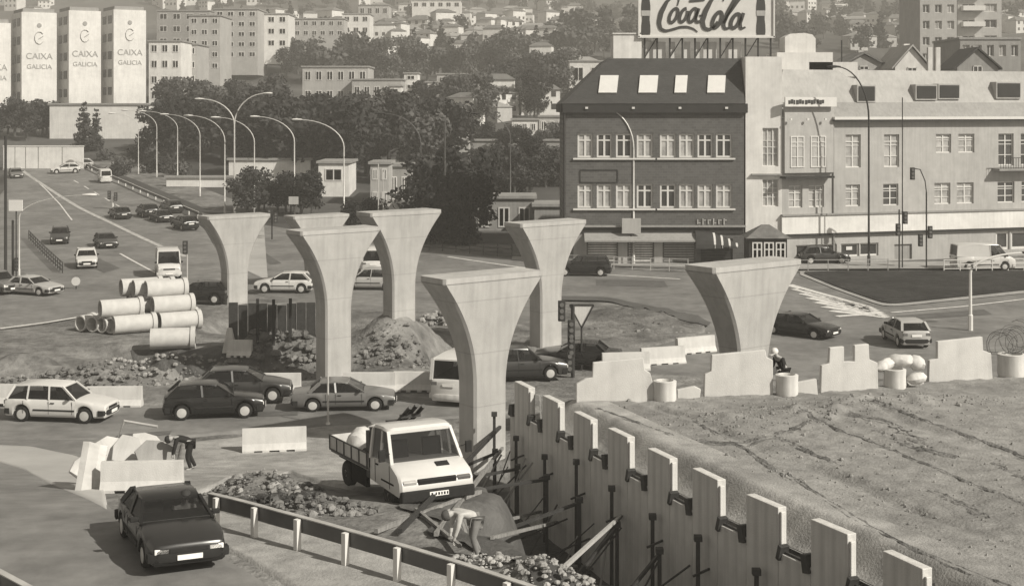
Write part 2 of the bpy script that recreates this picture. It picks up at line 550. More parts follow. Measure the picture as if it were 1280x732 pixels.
for i, (a, c) in enumerate([([(300, 517), (372, 515)], [(296, 523), (372, 521)]),
                            ([(150, 545), (215, 540)], [(140, 550), (212, 545)]), ([(745, 350), (830, 352)], [(745, 358), (835, 360)]), ([(900, 455), (985, 462)], [(890, 464), (975, 470)]),
                            ([(120, 322), (150, 336)], [(100, 328), (130, 342)]), ([(1120, 396), (1230, 388)], [(1125, 402), (1240, 394)]), ([(330, 316), (352, 330)], [(318, 318), (338, 332)])]):
    sheet('asphalt_patch', a, c, 0.068, M_patch, 30, 8, taper=False)
# painted markings
def line(a, b, w, name='lane_marking', dz=0.075, m=M_paint):
    a, b = np.array(gp(*a)[:2]), np.array(gp(*b)[:2])
    d = (b - a) / np.linalg.norm(b - a)
    nrm = np.array([-d[1], d[0]]) * w / 2
    return sheet(name, [a + nrm, b + nrm], [a - nrm, b - nrm], dz, m, 24, 2, px=False, sm=False)
def polyline_mark(pts, w, name='lane_marking', dz=0.075, m=M_paint, n=60):
    p = smooth_pts([gp(*q)[:2] for q in pts], n)
    t = np.gradient(p, axis=0)
    t /= np.linalg.norm(t, axis=1)[:, None]
    nr = np.stack([-t[:, 1], t[:, 0]], -1) * w / 2
    P = np.stack([p + nr, p - nr])
    return grid_sheet(name, P[..., 0], P[..., 1], zt(P[..., 0], P[..., 1]) + dz, m)
polyline_mark([(28, 214), (60, 236), (100, 261), (140, 280), (190, 304), (232, 322)], 0.5, m=mat('worn_paint', 0.40, 0.8, 0.4, 2, 0.2))
polyline_mark([(36, 218), (58, 238), (75, 256), (90, 276)], 0.15)
polyline_mark([(150, 318), (200, 345), (230, 356)], 0.2)
for k in range(5):
    line((92 + 13 * k, 226 + 7.5 * k), (98 + 13 * k, 229.5 + 7.5 * k), 0.18)
polyline_mark([(0, 412), (60, 404), (120, 394), (150, 388)], 0.3)
polyline_mark([(560, 322), (640, 334), (720, 342), (850, 350)], 0.3)
for i in range(7):
    a = (985 + 9 * i, 357 + 5.5 * i)
    line(a, (1086 + 4 * i, 386 + 2.0 * i), 0.75, 'hatched_marking', 0.078)
polyline_mark([(1046, 397), (1085, 394), (1100, 391)], 0.55, dz=0.08)
polyline_mark([(1114, 392), (1200, 385), (1290, 374)], 0.25, dz=0.08)

# ------------------------------------------------------------------ the earth fill behind the precast wall
FARW = [(0.75, 46.9), (2.56, 45.7), (6.28, 46.4), (11.3, 47.5), (16.7, 49.8), (19.3, 51.2), (40.0, 62.0)]
nu, nv = 300, 300
u = np.linspace(0, 1, nu)[:, None]
v = (np.linspace(0, 1, nv)[None, :]) ** 1.5
wl = arc_resample([(p[0] + 0.12, p[1]) for p in WALL[:-1]] + [(0.75, 46.9)], nu)
far = arc_resample(FARW, nv)
tv = np.linspace(0, 1, nv) ** 1.5
fd = np.r_[0, np.cumsum(np.linalg.norm(np.diff(np.array(FARW), axis=0), axis=1))]
far = np.stack([np.interp(tv * fd[-1], fd, np.array(FARW)[:, k]) for k in (0, 1)], -1)
nearr = np.stack([12.2 + tv * 40, 20 + tv * 0], -1)
right = arc_resample([(52.2, 20), (40, 62)], nu)
P = ((1 - v)[..., None] * wl[:, None] + v[..., None] * right[:, None] + (1 - u)[..., None] * nearr[None] + u[..., None] * far[None]
     - ((1 - u) * (1 - v))[..., None] * wl[0] - ((1 - u) * v)[..., None] * right[0] - (u * (1 - v))[..., None] * wl[-1] - (u * v)[..., None] * right[-1])
FX, FY = P[..., 0], P[..., 1]
al = -0.40 * FX + 0.917 * FY
ac = 0.917 * FX + 0.40 * FY
def fill_z(FX, FY):
    al = -0.40 * FX + 0.917 * FY
    ac = 0.917 * FX + 0.40 * FY
    d = (FX - wall_x(FY)) * 0.92
    z = 2.98 - 0.75 * (1 - sst((d - 0.1) / 0.95)) * (FY < 46.5)
    far_mask = sst((d - 1.6) / 1.5)
    z = z + far_mask * (0.05 * fbm(ac * 1.5, al * 0.13 + 3) + 0.045 * fbm(ac * 2.2, al * 2.0) + 0.03 * fbm(ac * 7, al * 6))
    band = np.exp(-((al - 36.5 - 0.03 * (ac - 25)) / 1.1) ** 2) * np.clip((ac - 21) / 3, 0, 1) * np.clip((33 - ac) / 4, 0, 1)
    z = z + band * (0.13 + 0.4 * np.clip(fbm(ac * 1.6, al * 1.6 + 7), 0, 1))
    rut = np.exp(-((ac - 22.2 - 0.4 * vnoise(al * 0.3, al * 0 + 4)) / 0.22) ** 2) + np.exp(-((ac - 20.1 - 0.4 * vnoise(al * 0.3, al * 0 + 9)) / 0.2) ** 2) + 0.8 * np.exp(-((ac - 28.3 - 0.6 * vnoise(al * 0.3, al * 0 + 2)) / 0.25) ** 2)
    return z - rut * (0.09 + 0.12 * vnoise(al * 0.9, ac * 0.2)) * far_mask
FZ = fill_z(FX, FY)
grid_sheet('earth_fill', FX, FY, FZ, M_fill)
dd = np.linspace(0.14, 1.9, 14)[None, :] + 0.25 * vnoise(np.linspace(0, 9, 120), np.linspace(0, 2, 120))[:, None] * np.linspace(0, 1, 14)[None, :]
ws = arc_resample(WALL[:-1], 120)
SX = ws[:, 0][:, None] + dd / 0.92
SY = np.repeat(ws[:, 1][:, None], 14, 1)
grid_sheet('gravel_strip', SX, SY, fill_z(SX, SY) + 0.012, M_sand)

def gf(px, py):
    Y = (CH - 2.98) * F / (py - V0)
    return ((px - U0) / F * Y, Y)
M_track = mat('churned_earth', 0.175, 0.95, 0.5, 2.5, 0.1, 0, 0.9, 8, 0.4)
for i, (pts, w) in enumerate([([(968, 545), (1010, 565), (1052, 583)], 0.22), ([(1098, 538), (1140, 560), (1195, 573)], 0.28), ([(1160, 610), (1195, 628), (1235, 646)], 0.2),
                 ([(985, 592), (1040, 630), (1090, 660), (1150, 690), (1270, 738)], 0.16), ([(1240, 578), (1290, 604)], 0.22), ([(868, 528), (930, 560), (985, 600)], 0.14),
                 ([(745, 510), (800, 530), (862, 552)], 0.12), ([(1140, 700), (1215, 735)], 0.2), ([(1000, 520), (1090, 552), (1180, 590), (1300, 640)], 0.12),
                 ([(1090, 505), (1180, 535), (1300, 575)], 0.12), ([(860, 548), (900, 556), (960, 548), (1010, 530)], 0.3), ([(1060, 520), (1110, 528), (1160, 560)], 0.35)]):
    p = smooth_pts([gf(*q) for q in pts], 70)
    t = np.gradient(p, axis=0)
    t /= np.linalg.norm(t, axis=1)[:, None]
    nr = np.stack([-t[:, 1], t[:, 0]], -1)
    q = np.linspace(-1, 1, 5)[:, None, None]
    w *= 0.6
    ww = w * (0.5 + 1.4 * np.clip(vnoise(np.arange(70) * 0.31 + i * 9, np.arange(70) * 0 + i) + 0.35, 0, 1))[None, :, None]
    P2 = p[None] + nr[None] * q * ww + 0.06 * np.stack([vnoise(np.arange(70) * 0.9 + i, np.arange(70) * 0.0 + 5.5)] * 2, -1)[None]
    zz_ = fill_z(P2[..., 0], P2[..., 1]) + np.array([-0.015, 0.02, -0.01, 0.035, -0.015])[:, None] + 0.05 * fbm(P2[..., 0] * 4, P2[..., 1] * 4)
    grid_sheet('wheel_rut', P2[..., 0], P2[..., 1], zz_, M_track)
# soil clods on the fill: too many to count
clod = MB()
for i in range(1500):
    if i < 520:
        al0, ac0 = 36.5 + rnd.gauss(0, 0.9), rnd.uniform(21, 33)
    else:
        al0, ac0 = rnd.uniform(22, 42), rnd.uniform(18.5, 34)
    x, y = -0.40 * al0 + 0.917 * ac0, 0.917 * al0 + 0.40 * ac0
    if x < wall_x(y) + 1.7 or y > 46.5 or y < 21:
        continue
    r = rnd.uniform(0.012, 0.045) * (1.9 if rnd.random() < 0.12 else 1)
    z = float(fill_z(np.array(x), np.array(y)))
    a = rnd.random() * 6
    clod.loft([[(x + r * q * math.cos(a + k * 1.26) * rnd.uniform(0.7, 1.2), y + r * q * math.sin(a + k * 1.26) * rnd.uniform(0.7, 1.2), z + h * r) for k in range(5)] for q, h in ((1.0, -0.5), (1.0, 0.4), (0.5, 1.0))])
tag(clod.build('clods', M_fill), kind='stuff')

# ------------------------------------------------------------------ precast retaining wall
SP = 2.5
wpts = np.array(WALL)
wd = np.r_[0, np.cumsum(np.linalg.norm(np.diff(wpts, axis=0), axis=1))]
def on_wall(s):
    x, y = np.interp(s, wd, wpts[:, 0]), np.interp(s, wd, wpts[:, 1])
    x2, y2 = np.interp(min(s + 0.4, wd[-1]), wd, wpts[:, 0]), np.interp(min(s + 0.4, wd[-1]), wd, wpts[:, 1])
    x1, y1 = np.interp(max(s - 0.4, 0), wd, wpts[:, 0]), np.interp(max(s - 0.4, 0), wd, wpts[:, 1])
    a = math.atan2(y2 - y1, x2 - x1)
    return x, y, a
rw = empty('retaining_wall', (5.25, 35.2, -1.35), 0, 'long grey precast retaining wall with alternating raised panels beside the trench', 'retaining wall')
s0 = float(np.interp(30.7, wpts[:, 1], wd))
k = -4
PROPS = []
while True:
    s = s0 + k * SP
    k += 1
    if s < 0.2:
        continue
    if s > wd[-1] - 0.5:
        break
    for (a0, a1, top, nm) in ((s, s + SP * 0.51, 3.2 + 0.05 * rnd.uniform(-1, 1), 'raised_panel'), (s + SP * 0.515, s + SP * 0.995, 2.12, 'low_panel')):
        a1 = min(a1, wd[-1])
        if a1 - a0 < 0.2:
            continue
        x, y, a = on_wall((a0 + a1) / 2)
        b = MB()
        L = a1 - a0
        b.box((0, 0, (top + 1.6) / 2 - 1.6), (L, 0.25, top + 1.6))
        if nm == 'raised_panel':
            b.box((-L / 2 - 0.04, 0.02, 2.62), (0.08, 0.13, 0.9))       # stepped joint lip on the panel end
        o = b.build(nm, M_panel, rw, bevel=0.02)
        o.location = (x - 5.25, y - 35.2, 1.35)
        o.rotation_euler = (0, 0, a)
        if nm == 'low_panel':
            c = MB()
            c.box((-L / 2 + 0.14, 0.05, 2.17), (0.22, 0.3, 0.42), ry=0.2)
            c.box((L / 2 - 0.1, 0.08, 2.15), (0.12, 0.26, 0.36), ry=-0.3)
            c.box((0, 0.04, 2.15), (L, 0.05, 0.05))
            q = c.build('clamp', M_steel, o, bevel=0.01)
            PROPS.append((x, y, a))
        else:
            c = MB()
            c.bar((-L * 0.2, 0.05, 0.9), (-L * 0.2, 0.6, 0.75), 0.05)
            c.build('tie_bar', M_steel, o)
for i, (x, y, a) in enumerate(PROPS):
    nx, ny = -math.sin(a), math.cos(a)
    if nx > 0:
        nx, ny = -nx, -ny
    for j in range(2):
        off, al_ = (0.75, 0.0) if j == 0 else (0.35, 1.15)
        px_, py_ = x + nx * off + math.cos(a) * al_, y + ny * off + math.sin(a) * al_
        gz = float(zt(px_, py_)) - 0.05
        t = empty('steel_prop', (px_, py_, gz), 0, 'dark steel prop with a slanting brace standing against the trench side of the wall' if j == 0 else
                  'plain dark steel upright standing close to the trench side of the wall', 'prop', 'braced props along the wall' if j == 0 else 'plain uprights along the wall')
        hgt = (1.45 if j == 0 else 2.2) - gz + rnd.uniform(-0.3, 0.2) - 0.6
        b = MB()
        b.bar((0, 0, 0), (0, 0, hgt), 0.10)
        b.box((0, 0, hgt + 0.03), (0.2, 0.2, 0.14))
        b.build('post', M_steel, t)
        if j == 0:
            fx, fy = nx * 2.1 - 0.3, ny * 2.1 - 0.5
            b = MB()
            b.bar((0, 0, hgt - 0.05), (fx, fy, float(zt(px_ + fx, py_ + fy)) - gz + 0.05), 0.085)
            b.build('brace', M_steel, t)

# precast panels and rolled bundles along the far edge of the fill
fpts = np.array(FARW)
def far_at(px):
    """point of the far edge under a photo column"""
    best = None
    for s in np.linspace(0, 1, 1500):
        d = s * fd[-1]
        x, y = np.interp(d, fd, fpts[:, 0]), np.interp(d, fd, fpts[:, 1])
        e = abs(U0 + F * x / y - px)
        if best is None or e < best[0]:
            x2, y2 = np.interp(d + 0.3, fd, fpts[:, 0]), np.interp(d + 0.3, fd, fpts[:, 1])
            best = (e, x, y, math.atan2(y2 - y, x2 - x))
    return best[1:]
def edge_panel(pc, outline, name, label, m=M_barrier, off=0.0, group=None):
    """outline in photo pixels, drawn on the vertical plane of the far edge"""
    x, y, a = far_at(pc)
    y += off
    z0 = float(fill_z(np.array(x), np.array(y))) - 0.1
    b = MB()
    pts = []
    for qx, qy in outline:
        xx = (qx - pc) * y / F
        zz = CH - (qy - V0) * y / F - z0
        pts.append((xx, -0.09, max(zz, 0.0)))
    b.poly(pts, (0, 0.17, 0))
    o = b.build(name, m, bevel=0.02)
    o.location = (x, y, z0)
    o.rotation_euler = (0, 0, a * 0.5)
    return tag(o, label, 'precast slab' if m == M_barrier else 'block', group)
edge_panel(774, [(720, 512), (720, 478), (731, 472), (740, 470), (741, 452), (804, 447), (806, 462), (813, 466), (818, 485), (818, 509)], 'precast_slab',
           'wide white precast panel standing on the fill just left of two low grey bundles')
edge_panel(862, [(846, 506), (846, 486), (868, 482), (876, 486), (874, 505)], 'precast_slab', 'small low white concrete block left of the panel below the right hand pier')
edge_panel(935, [(878, 502), (879, 466), (887, 462), (888, 442), (956, 437), (958, 446), (966, 450), (966, 500)], 'precast_slab',
           'white precast panel standing directly below the flared pier on the right')
edge_panel(1008, [(994, 499), (994, 477), (1020, 473), (1022, 497)], 'precast_slab', 'small low white concrete block beside the crouching person in white cap')
edge_panel(1062, [(1022, 496), (1023, 455), (1033, 452), (1034, 433), (1053, 432), (1053, 451), (1067, 451), (1067, 431), (1086, 430), (1087, 449), (1098, 454), (1099, 490)], 'precast_slab',
           'white precast panel with two square teeth on its top edge')
edge_panel(1142, [(1132, 488), (1132, 470), (1153, 465), (1156, 486)], 'precast_slab', 'small low white concrete block right of the untidy bundle of sacks')
edge_panel(1205, [(1156, 484), (1157, 448), (1168, 446), (1168, 425), (1229, 421), (1230, 438), (1241, 442), (1243, 476)], 'precast_slab',
           'wide plain white precast panel at the right end of the row')
def roll(pc, label, r=0.38, h=0.62):
    x, y, a = far_at(pc)
    z0 = float(fill_z(np.array(x), np.array(y)))
    b = MB()
    b.lathe([(r * 0.95, -0.05), (r, 0.1), (r * 0.97, h * 0.6), (r, h), (r * 0.75, h + 0.02), (r * 0.72, h - 0.15)], n=16)
    o = b.build('concrete_ring', M_panel, smooth=True)
    o.location = (x, y - 0.25, z0)
    return tag(o, label, 'concrete ring')
roll(830, 'grey round concrete ring between the wide panel and a low block')
roll(982, 'grey round concrete ring in front of the person in the white cap')
roll(1116, 'grey round concrete ring under the untidy pile of sacks')
roll(1262, 'grey round concrete ring at the far right end of the panel row', 0.5, 0.75)
# untidy sacks piled on the ring
def sack(name, c, s, rz, label, m=M_panel):
    b = MB()
    rg = []
    for i in range(7):
        t = i / 6 * 2 - 1
        q = math.sqrt(max(1 - abs(t) ** 3, 0.03))
        rg.append([(t * s[0], math.cos(2 * PI * k / 10) * s[1] * q * rnd.uniform(0.85, 1.1), (math.sin(2 * PI * k / 10) * q * rnd.uniform(0.85, 1.1)) * s[2]) for k in range(10)])
    b.loft(rg)
    o = b.build(name, m, smooth=True)
    o.location = c
    o.rotation_euler = (rnd.uniform(-0.2, 0.2), rnd.uniform(-0.3, 0.3), rz)
    return tag(o, label, 'sack')
x, y, a = far_at(1116)
z0 = float(fill_z(np.array(x), np.array(y)))
sack('sack', (x - 0.3, y - 0.05, z0 + 0.72), (0.45, 0.25, 0.2), 0.6, 'slumped pale sack on the left of the pile over the concrete ring')
sack('sack', (x + 0.3, y + 0.1, z0 + 0.85), (0.5, 0.3, 0.22), -0.2, 'slumped pale sack on top of the pile over the concrete ring')
sack('sack', (x + 0.85, y + 0.15, z0 + 0.75), (0.4, 0.28, 0.26), 0.9, 'slumped grey sack on the right of the pile, above the low block', M_panel)
sack('sack', (x + 0.75, y - 0.25, z0 + 0.3), (0.35, 0.25, 0.2), 0.1, 'slumped grey sack on the ground between ring and low block', M_panel)
# loose coil of wire netting at the far right
x, y, a = far_at(1258)
z0 = float(fill_z(np.array(x), np.array(y)))
b = MB()
for i in range(14):
    r = 0.3 + 0.35 * rnd.random()
    ph = rnd.random() * 6
    tl = rnd.uniform(-0.5, 0.5)
    cx, cz = rnd.uniform(-0.35, 0.6), rnd.uniform(0.95, 1.5)
    pts = [(cx + r * math.cos(ph + q * 0.35) , rnd.uniform(-0.05, 0.05) + tl * math.sin(ph + q * 0.35) * 0.5, max(cz + r * math.sin(ph + q * 0.35), 0.75)) for q in range(rnd.randint(10, 18))]
    b.tube(pts, 0.007, 4)
o = b.build('wire_coil', M_steel)
o.location = (x, y, z0)
tag(o, 'loose tangled coil of thin wire heaped on the ring at the right edge', 'wire coil')

# ------------------------------------------------------------------ flared viaduct piers
def pier(px, ybase, ytop, label, Yfix=None, phi=38, wscale=1.0, ext=0.6):
    X, Y, Z = gp(px, ybase)
    if Yfix:
        Y = Yfix
        X = (px - U0) * Y / F
        Z = float(zt(X, Y))
    ztop = CH - (ytop - V0) * Y / F
    h = ztop - Z
    b = MB()
    rings = []
    fl = 4.1
    zs = [-ext, h - fl - 0.001] + [h - fl + fl * (i / 22) for i in range(0, 22)] + [h - 0.22, h]
    for z in zs:
        q = min(max((z - (h - fl)) / (fl - 0.22), 0), 1)
        hw = (0.72 + 1.50 * q ** 2.2) * wscale
        ht = 0.52 + 0.24 * q ** 1.6
        c = 0.09
        rings.append([(hw - c, -ht, z), (hw, -ht + c, z), (hw, ht - c, z), (hw - c, ht, z), (-hw + c, ht, z), (-hw, ht - c, z), (-hw, -ht + c, z), (-hw + c, -ht, z)])
    b.loft(rings)
    t = empty('bridge_pier', (X, Y, Z), R(phi), label, 'bridge pier', 'flared piers of the unfinished viaduct')
    b.build('shaft', M_pier, t, smooth=True)
    return t
pier(603, 571, 341, 'flared concrete pier in front of the retaining wall end, behind the truck', 50.6)
pier(417, 470, 285, 'flared concrete pier behind the queue of parked cars', None)
pier(293, 378, 268, 'flared concrete pier beside the stacked pipes, farthest left of them all')
pier(396, 360, 268, 'flared concrete pier mostly hidden behind the pier by the parked cars, only its top showing')
pier(499, 390, 263, 'flared concrete pier standing in the gap behind the dirt mound')
pier(682, 434, 276, 'flared concrete pier with a triangular road sign beside its foot')
pier(930, 560, 327, 'flared concrete pier rising behind white panels at the right', 51.5, wscale=1.06)

# ------------------------------------------------------------------ concrete pipes
def pipe(L, r, t, label, pos, rz):
    b = MB()
    n = 26
    prof = [(r - t, 0), (r, 0), (r, L - 0.25), (r + 0.07, L - 0.24), (r + 0.07, L), (r - t, L), (r - t, 0)]
    b.loft([[(y, q * math.cos(2 * PI * k / n), q * math.sin(2 * PI * k / n) + r) for k in range(n)] for q, y in prof], cap=False)
    o = b.build('concrete_pipe', M_pipe, smooth=True)
    o.location = pos
    o.rotation_euler = (0, 0, rz)
    return tag(o, label, 'pipe', 'concrete pipes stacked beside the road')
X0, Y0, Z0 = gp(199, 413)
pr, pL = 0.50, 2.35
rz = R(30)
cx, sx = math.cos(rz), math.sin(rz)
def pw(a, b, lev):
    return (X0 + a * cx - b * sx, Y0 + a * sx + b * cx, Z0 + lev * 0.87 - 0.03)
for args in [(0.0, 0.0, 0, 'concrete pipe at the front right of the stack, lying on the ground'),
             (0.15, 1.02, 0, 'concrete pipe on the ground hidden behind the front right pipe'),
             (-2.55, 0.1, 0, 'concrete pipe on the ground at the front, left of the tallest pile'),
             (-0.25, 0.52, 1, 'concrete pipe of the second layer in the right hand pile'),
             (-2.95, 1.1, 0, 'concrete pipe on the ground behind the front left one'),
             (-3.15, 0.6, 1, 'concrete pipe resting on the two left ones, with a dark open end'),
             (-0.55, 1.5, 1, 'concrete pipe in the second layer, rear of the right hand pile'),
             (-0.5, 1.0, 2, 'topmost concrete pipe in the right hand pile'),
             (-1.0, 1.75, 2, 'concrete pipe behind the topmost one, its dark mouth in the middle of three'),
             (-1.5, 2.5, 2, 'rearmost concrete pipe of the top layer, its mouth at the left of three'),
             (-1.1, 2.45, 1, 'concrete pipe under the rearmost top pipe'), (0.1, 2.05, 0, 'concrete pipe on the ground at the rear of the right hand pile')]:
    pipe(pL, pr, 0.075, args[3], pw(*args[:3]), rz)
X1, Y1, Z1 = gp(100, 414)
for i, (dx, dy, a) in enumerate([(0, 0, 60), (0.75, -0.3, 63), (1.35, -0.55, 58), (1.9, -0.75, 62)]):
    pipe(1.0, 0.44, 0.07, ['short pipe ring standing at the left end of the pipe yard', 'second short pipe ring from the left end, beside the leftmost',
                           'third short pipe ring in the leaning row by the pipes', 'short pipe ring nearest the stacked long pipes'][i], (X1 + dx, Y1 + dy, Z1), R(a))
Xp, Yp, Zp = gp(212, 441)
o = pipe(2.3, 0.55, 0.08, 'loose thick pipe lying apart in front of the stack, above the pit', (Xp - 1.0, Yp, Zp + 0.15), R(10))

# ------------------------------------------------------------------ road barriers
def barrier_mesh(L=2.3, h=0.85):
    b = MB()
    prof = [(-0.30, 0), (-0.30, 0.10), (-0.17, 0.32), (-0.10, h), (0.10, h), (0.17, 0.32), (0.30, 0.10), (0.30, 0)]
    rings = []
    feet = [-L / 2, -L / 2 + 0.42, -L / 2 + 0.42, -L / 2 + 0.72, -L / 2 + 0.72, -0.18, -0.18, 0.18, 0.18, L / 2 - 0.72, L / 2 - 0.72, L / 2 - 0.42, L / 2 - 0.42, L / 2]
    up = [0, 0, 1, 1, 0, 0, 1, 1, 0, 0, 1, 1, 0, 0]
    for x, q in zip(feet, up):
        rings.append([(x, y, (max(z, 0.09) if q else z)) for y, z in prof])
    b.loft(rings)
    return b
BARR = barrier_mesh().build('concrete_barrier', M_barrier, bevel=0.015)
def barrier(px, py, rz, label, tilt=None, L=1.0):
    X, Y, Z = gp(px, py)
    o = place(BARR, (X, Y, Z + 0.02), R(rz), label, 'white concrete road barriers', cat='barrier')
    o.scale = (L, 1, 1)
    if tilt:
        o.rotation_euler = (R(tilt[0]), R(tilt[1]), R(rz))
        o.location.z += tilt[2]
barrier(178, 614, 4, 'white concrete barrier behind the dark sedan on the near road')
barrier(119, 612, 80, 'white concrete barrier tipped up on its end left of the sedan', (0, -68, 0.55), 0.6)
barrier(343, 564, 10, 'white concrete barrier on the pale track behind the rubble heap')
barrier(143, 509, 2, 'white concrete barrier just right of the white estate car')
barrier(20, 506, 0, 'white concrete barrier behind the white estate car')
barrier(340, 491, 2, 'white concrete barrier behind the dark hatchbacks, left of the middle pier', None, 1.1)
barrier(462, 490, 0, 'white concrete barrier above the bonnet of the light sedan', None, 1.0)
barrier(518, 489, -2, 'white concrete barrier between the light sedan and the white van', None, 0.8)
barrier(828, 456, 18, 'white concrete barrier on the curve, left one of the pair before the right pier', None, 1.0)
barrier(869, 442, 28, 'white concrete barrier on the curve, right one of the pair before the right pier', None, 1.0)
barrier(782, 463, 8, 'white concrete barrier on the curve behind the wide precast panel', None, 1.0)
barrier(300, 447, -5, 'white concrete barrier at the edge of the pit by the pointed block', None, 0.55)
# ------------------------------------------------------------------ vehicles
def make_car(style, name, cat, paint, plate_txt=None):
    S = dict(
        sedan=dict(L=4.45, W=1.70, H=1.38, rb=-1.50, fb=0.92, rr=-1.02, fr=0.22, deck=0.92, belt=0.90, hood=0.90, nose=0.68, tail=0.86, wb=(-1.30, 1.38), bp=-0.32),
        hatch=dict(L=3.95, W=1.64, H=1.38, rb=-1.86, fb=0.82, rr=-1.38, fr=0.12, deck=0.93, belt=0.90, hood=0.90, nose=0.68, tail=0.90, wb=(-1.25, 1.22), bp=-0.45),
        wagon=dict(L=4.25, W=1.64, H=1.46, rb=-2.02, fb=0.90, rr=-1.72, fr=0.30, deck=0.92, belt=0.90, hood=0.90, nose=0.70, tail=0.90, wb=(-1.35, 1.28), bp=-0.20),
        van=dict(L=4.60, W=1.80, H=2.02, rb=-2.24, fb=1.78, rr=-2.14, fr=1.05, deck=1.12, belt=1.10, hood=1.10, nose=0.85, tail=1.10, wb=(-1.35, 1.42), bp=0.35),
    )[style]
    L, W, H = S['L'], S['W'], S['H']
    hw = W / 2
    wr = 0.30 if style != 'van' else 0.33
    t = empty(name, (0, 0, 0), 0, None, cat)
    xs = sorted(set([-L / 2, -L / 2 + 0.05, -L / 2 + 0.2, L / 2, L / 2 - 0.05, L / 2 - 0.2, S['rb'], S['fb'], S['fb'] + 0.12, (S['fb'] + L / 2) / 2, -0.4, 0.1, 0.5]
                    + [c + q * 0.38 for c in S['wb'] for q in (-1.0, -0.999, -0.86, -0.6, -0.3, 0, 0.3, 0.6, 0.86, 0.999, 1.0)]))
    def topz(x):
        if x >= S['fb']:
            k = (x - S['fb']) / (L / 2 - S['fb'])
            return S['hood'] + (S['nose'] - S['hood']) * k ** 1.5
        if x <= S['rb']:
            k = (S['rb'] - x) / max(S['rb'] + L / 2, 0.01)
            return S['deck'] + (S['tail'] - S['deck']) * k
        return S['belt']
    def halfw(x):
        k = abs(2 * x / L)
        return hw * (1 - 0.11 * k ** 7 - 0.015 * k ** 2)
    def arch(x):
        for c in S['wb']:
            q = (x - c) / 0.38
            if abs(q) < 1.0 - 5e-4:
                return max(0.24, 0.20 + (wr + 0.16) * math.sqrt(1 - q * q) + 0.03)
        return 0.22
    rings = []
    for x in xs:
        zb, zt_, w = arch(x), topz(x), halfw(x)
        e = 1.0
        if abs(x) > L / 2 - 0.01:
            zb, zt_, w = 0.30, zt_ - 0.06, w - 0.06
        hgt = zt_ - zb
        side = [(w * 0.90, zb), (w * 0.985, zb + hgt * 0.12), (w, zb + hgt * 0.42), (w * 0.995, zb + hgt * 0.62), (w * 0.97, zb + hgt * 0.86), (w * 0.92, zt_ - 0.012), (w * 0.80, zt_ + 0.012), (w * 0.35, zt_ + 0.03)]
        rings.append([(x, y, z) for y, z in side] + [(x, -y, z) for y, z in reversed(side)])
    b = MB()
    b.loft(rings)
    # roof and pillars
    wbt, wrf = hw * 0.90, hw * 0.74
    if style == 'van':
        wrf = hw * 0.86
    be = S['belt'] - 0.01
    rr, fr = S['rr'], S['fr']
    rg = []
    for x, dz, q in ((rr - 0.03, -0.07, 0.98), (rr + 0.05, -0.015, 1), ((rr + fr) / 2, 0.02, 1.0), (fr - 0.08, -0.01, 0.99), (fr + 0.03, -0.07, 0.96)):
        w = wrf * q
        zz = H + dz
        rg.append([(x, y, z) for y, z in ((w, zz - 0.06), (w * 0.97, zz - 0.02), (w * 0.75, zz), (-w * 0.75, zz), (-w * 0.97, zz - 0.02), (-w, zz - 0.06))])
    b.loft(rg)
    for sgn in (1, -1):
        P = lambda x, y, z: (x, sgn * y, z)
        b.bar(P(S['fb'], wbt, be), P(fr, wrf - 0.02, H - 0.06), 0.07)
        b.bar(P(S['rb'] + 0.02, wbt - 0.02, be), P(rr, wrf - 0.03, H - 0.06), 0.13 if style != 'wagon' else 0.09)
        b.bar(P(S['bp'], wbt + 0.01, be), P(S['bp'] - 0.05, wrf + 0.0, H - 0.05), 0.08, 0.05)
        if style == 'wagon':
            b.bar(P(-1.12, wbt + 0.01, be), P(-1.10, wrf + 0.0, H - 0.05), 0.08, 0.05)
    if style == 'van':
        for sgn in (1, -1):      # closed load bay
            b.add([(S['bp'], sgn * (wbt + 0.03), be), (S['rb'], sgn * (wbt + 0.01), be), (rr, sgn * (wrf + 0.005), H - 0.07), (S['bp'] - 0.05, sgn * (wrf + 0.005), H - 0.07)], [(0, 1, 2, 3)])
    b.build('body', paint, t, smooth=True)
    # glass
    def pane(nm, q):
        g = MB()
        g.add(q, [(0, 1, 2, 3)])
        g.build(nm, M_glass, t)
    y0, y1 = wbt - 0.05, wrf - 0.05
    pane('windshield', [(S['fb'] - 0.02, -y0, be + 0.03), (S['fb'] - 0.02, y0, be + 0.03), (fr + 0.01, y1, H - 0.09), (fr + 0.01, -y1, H - 0.09)])
    pane('rear_window', [(S['rb'] + 0.03, -y0 + 0.03, be + 0.06), (S['rb'] + 0.03, y0 - 0.03, be + 0.06), (rr - 0.01, y1, H - 0.10), (rr - 0.01, -y1, H - 0.10)])
    for sgn in (1, -1):
        yb, yt = sgn * (wbt - 0.005), sgn * (wrf - 0.005)
        cuts = [S['fb'] - 0.05, S['bp']] if style == 'van' else ([S['fb'] - 0.05, S['bp'], -1.12, S['rb'] + 0.08] if style == 'wagon' else [S['fb'] - 0.05, S['bp'], S['rb'] + 0.12])
        for i in range(len(cuts) - 1):
            xa, xb = cuts[i], cuts[i + 1]
            ta = fr - 0.02 if i == 0 else xa - 0.04
            tb = (rr + 0.08 if i == len(cuts) - 2 and style != 'van' else xb - 0.04)
            pane('side_window', [(xa, yb, be + 0.02), (xb, yb, be + 0.02), (tb, yt, H - 0.09), (ta, yt, H - 0.09)])
    # cabin inside
    g = MB()
    g.box(((S['fb'] + S['rb']) / 2, 0, S['belt'] - 0.12), (S['fb'] - S['rb'] - 0.1, wbt * 1.9, 0.34))
    g.build('interior', M_seat, t)
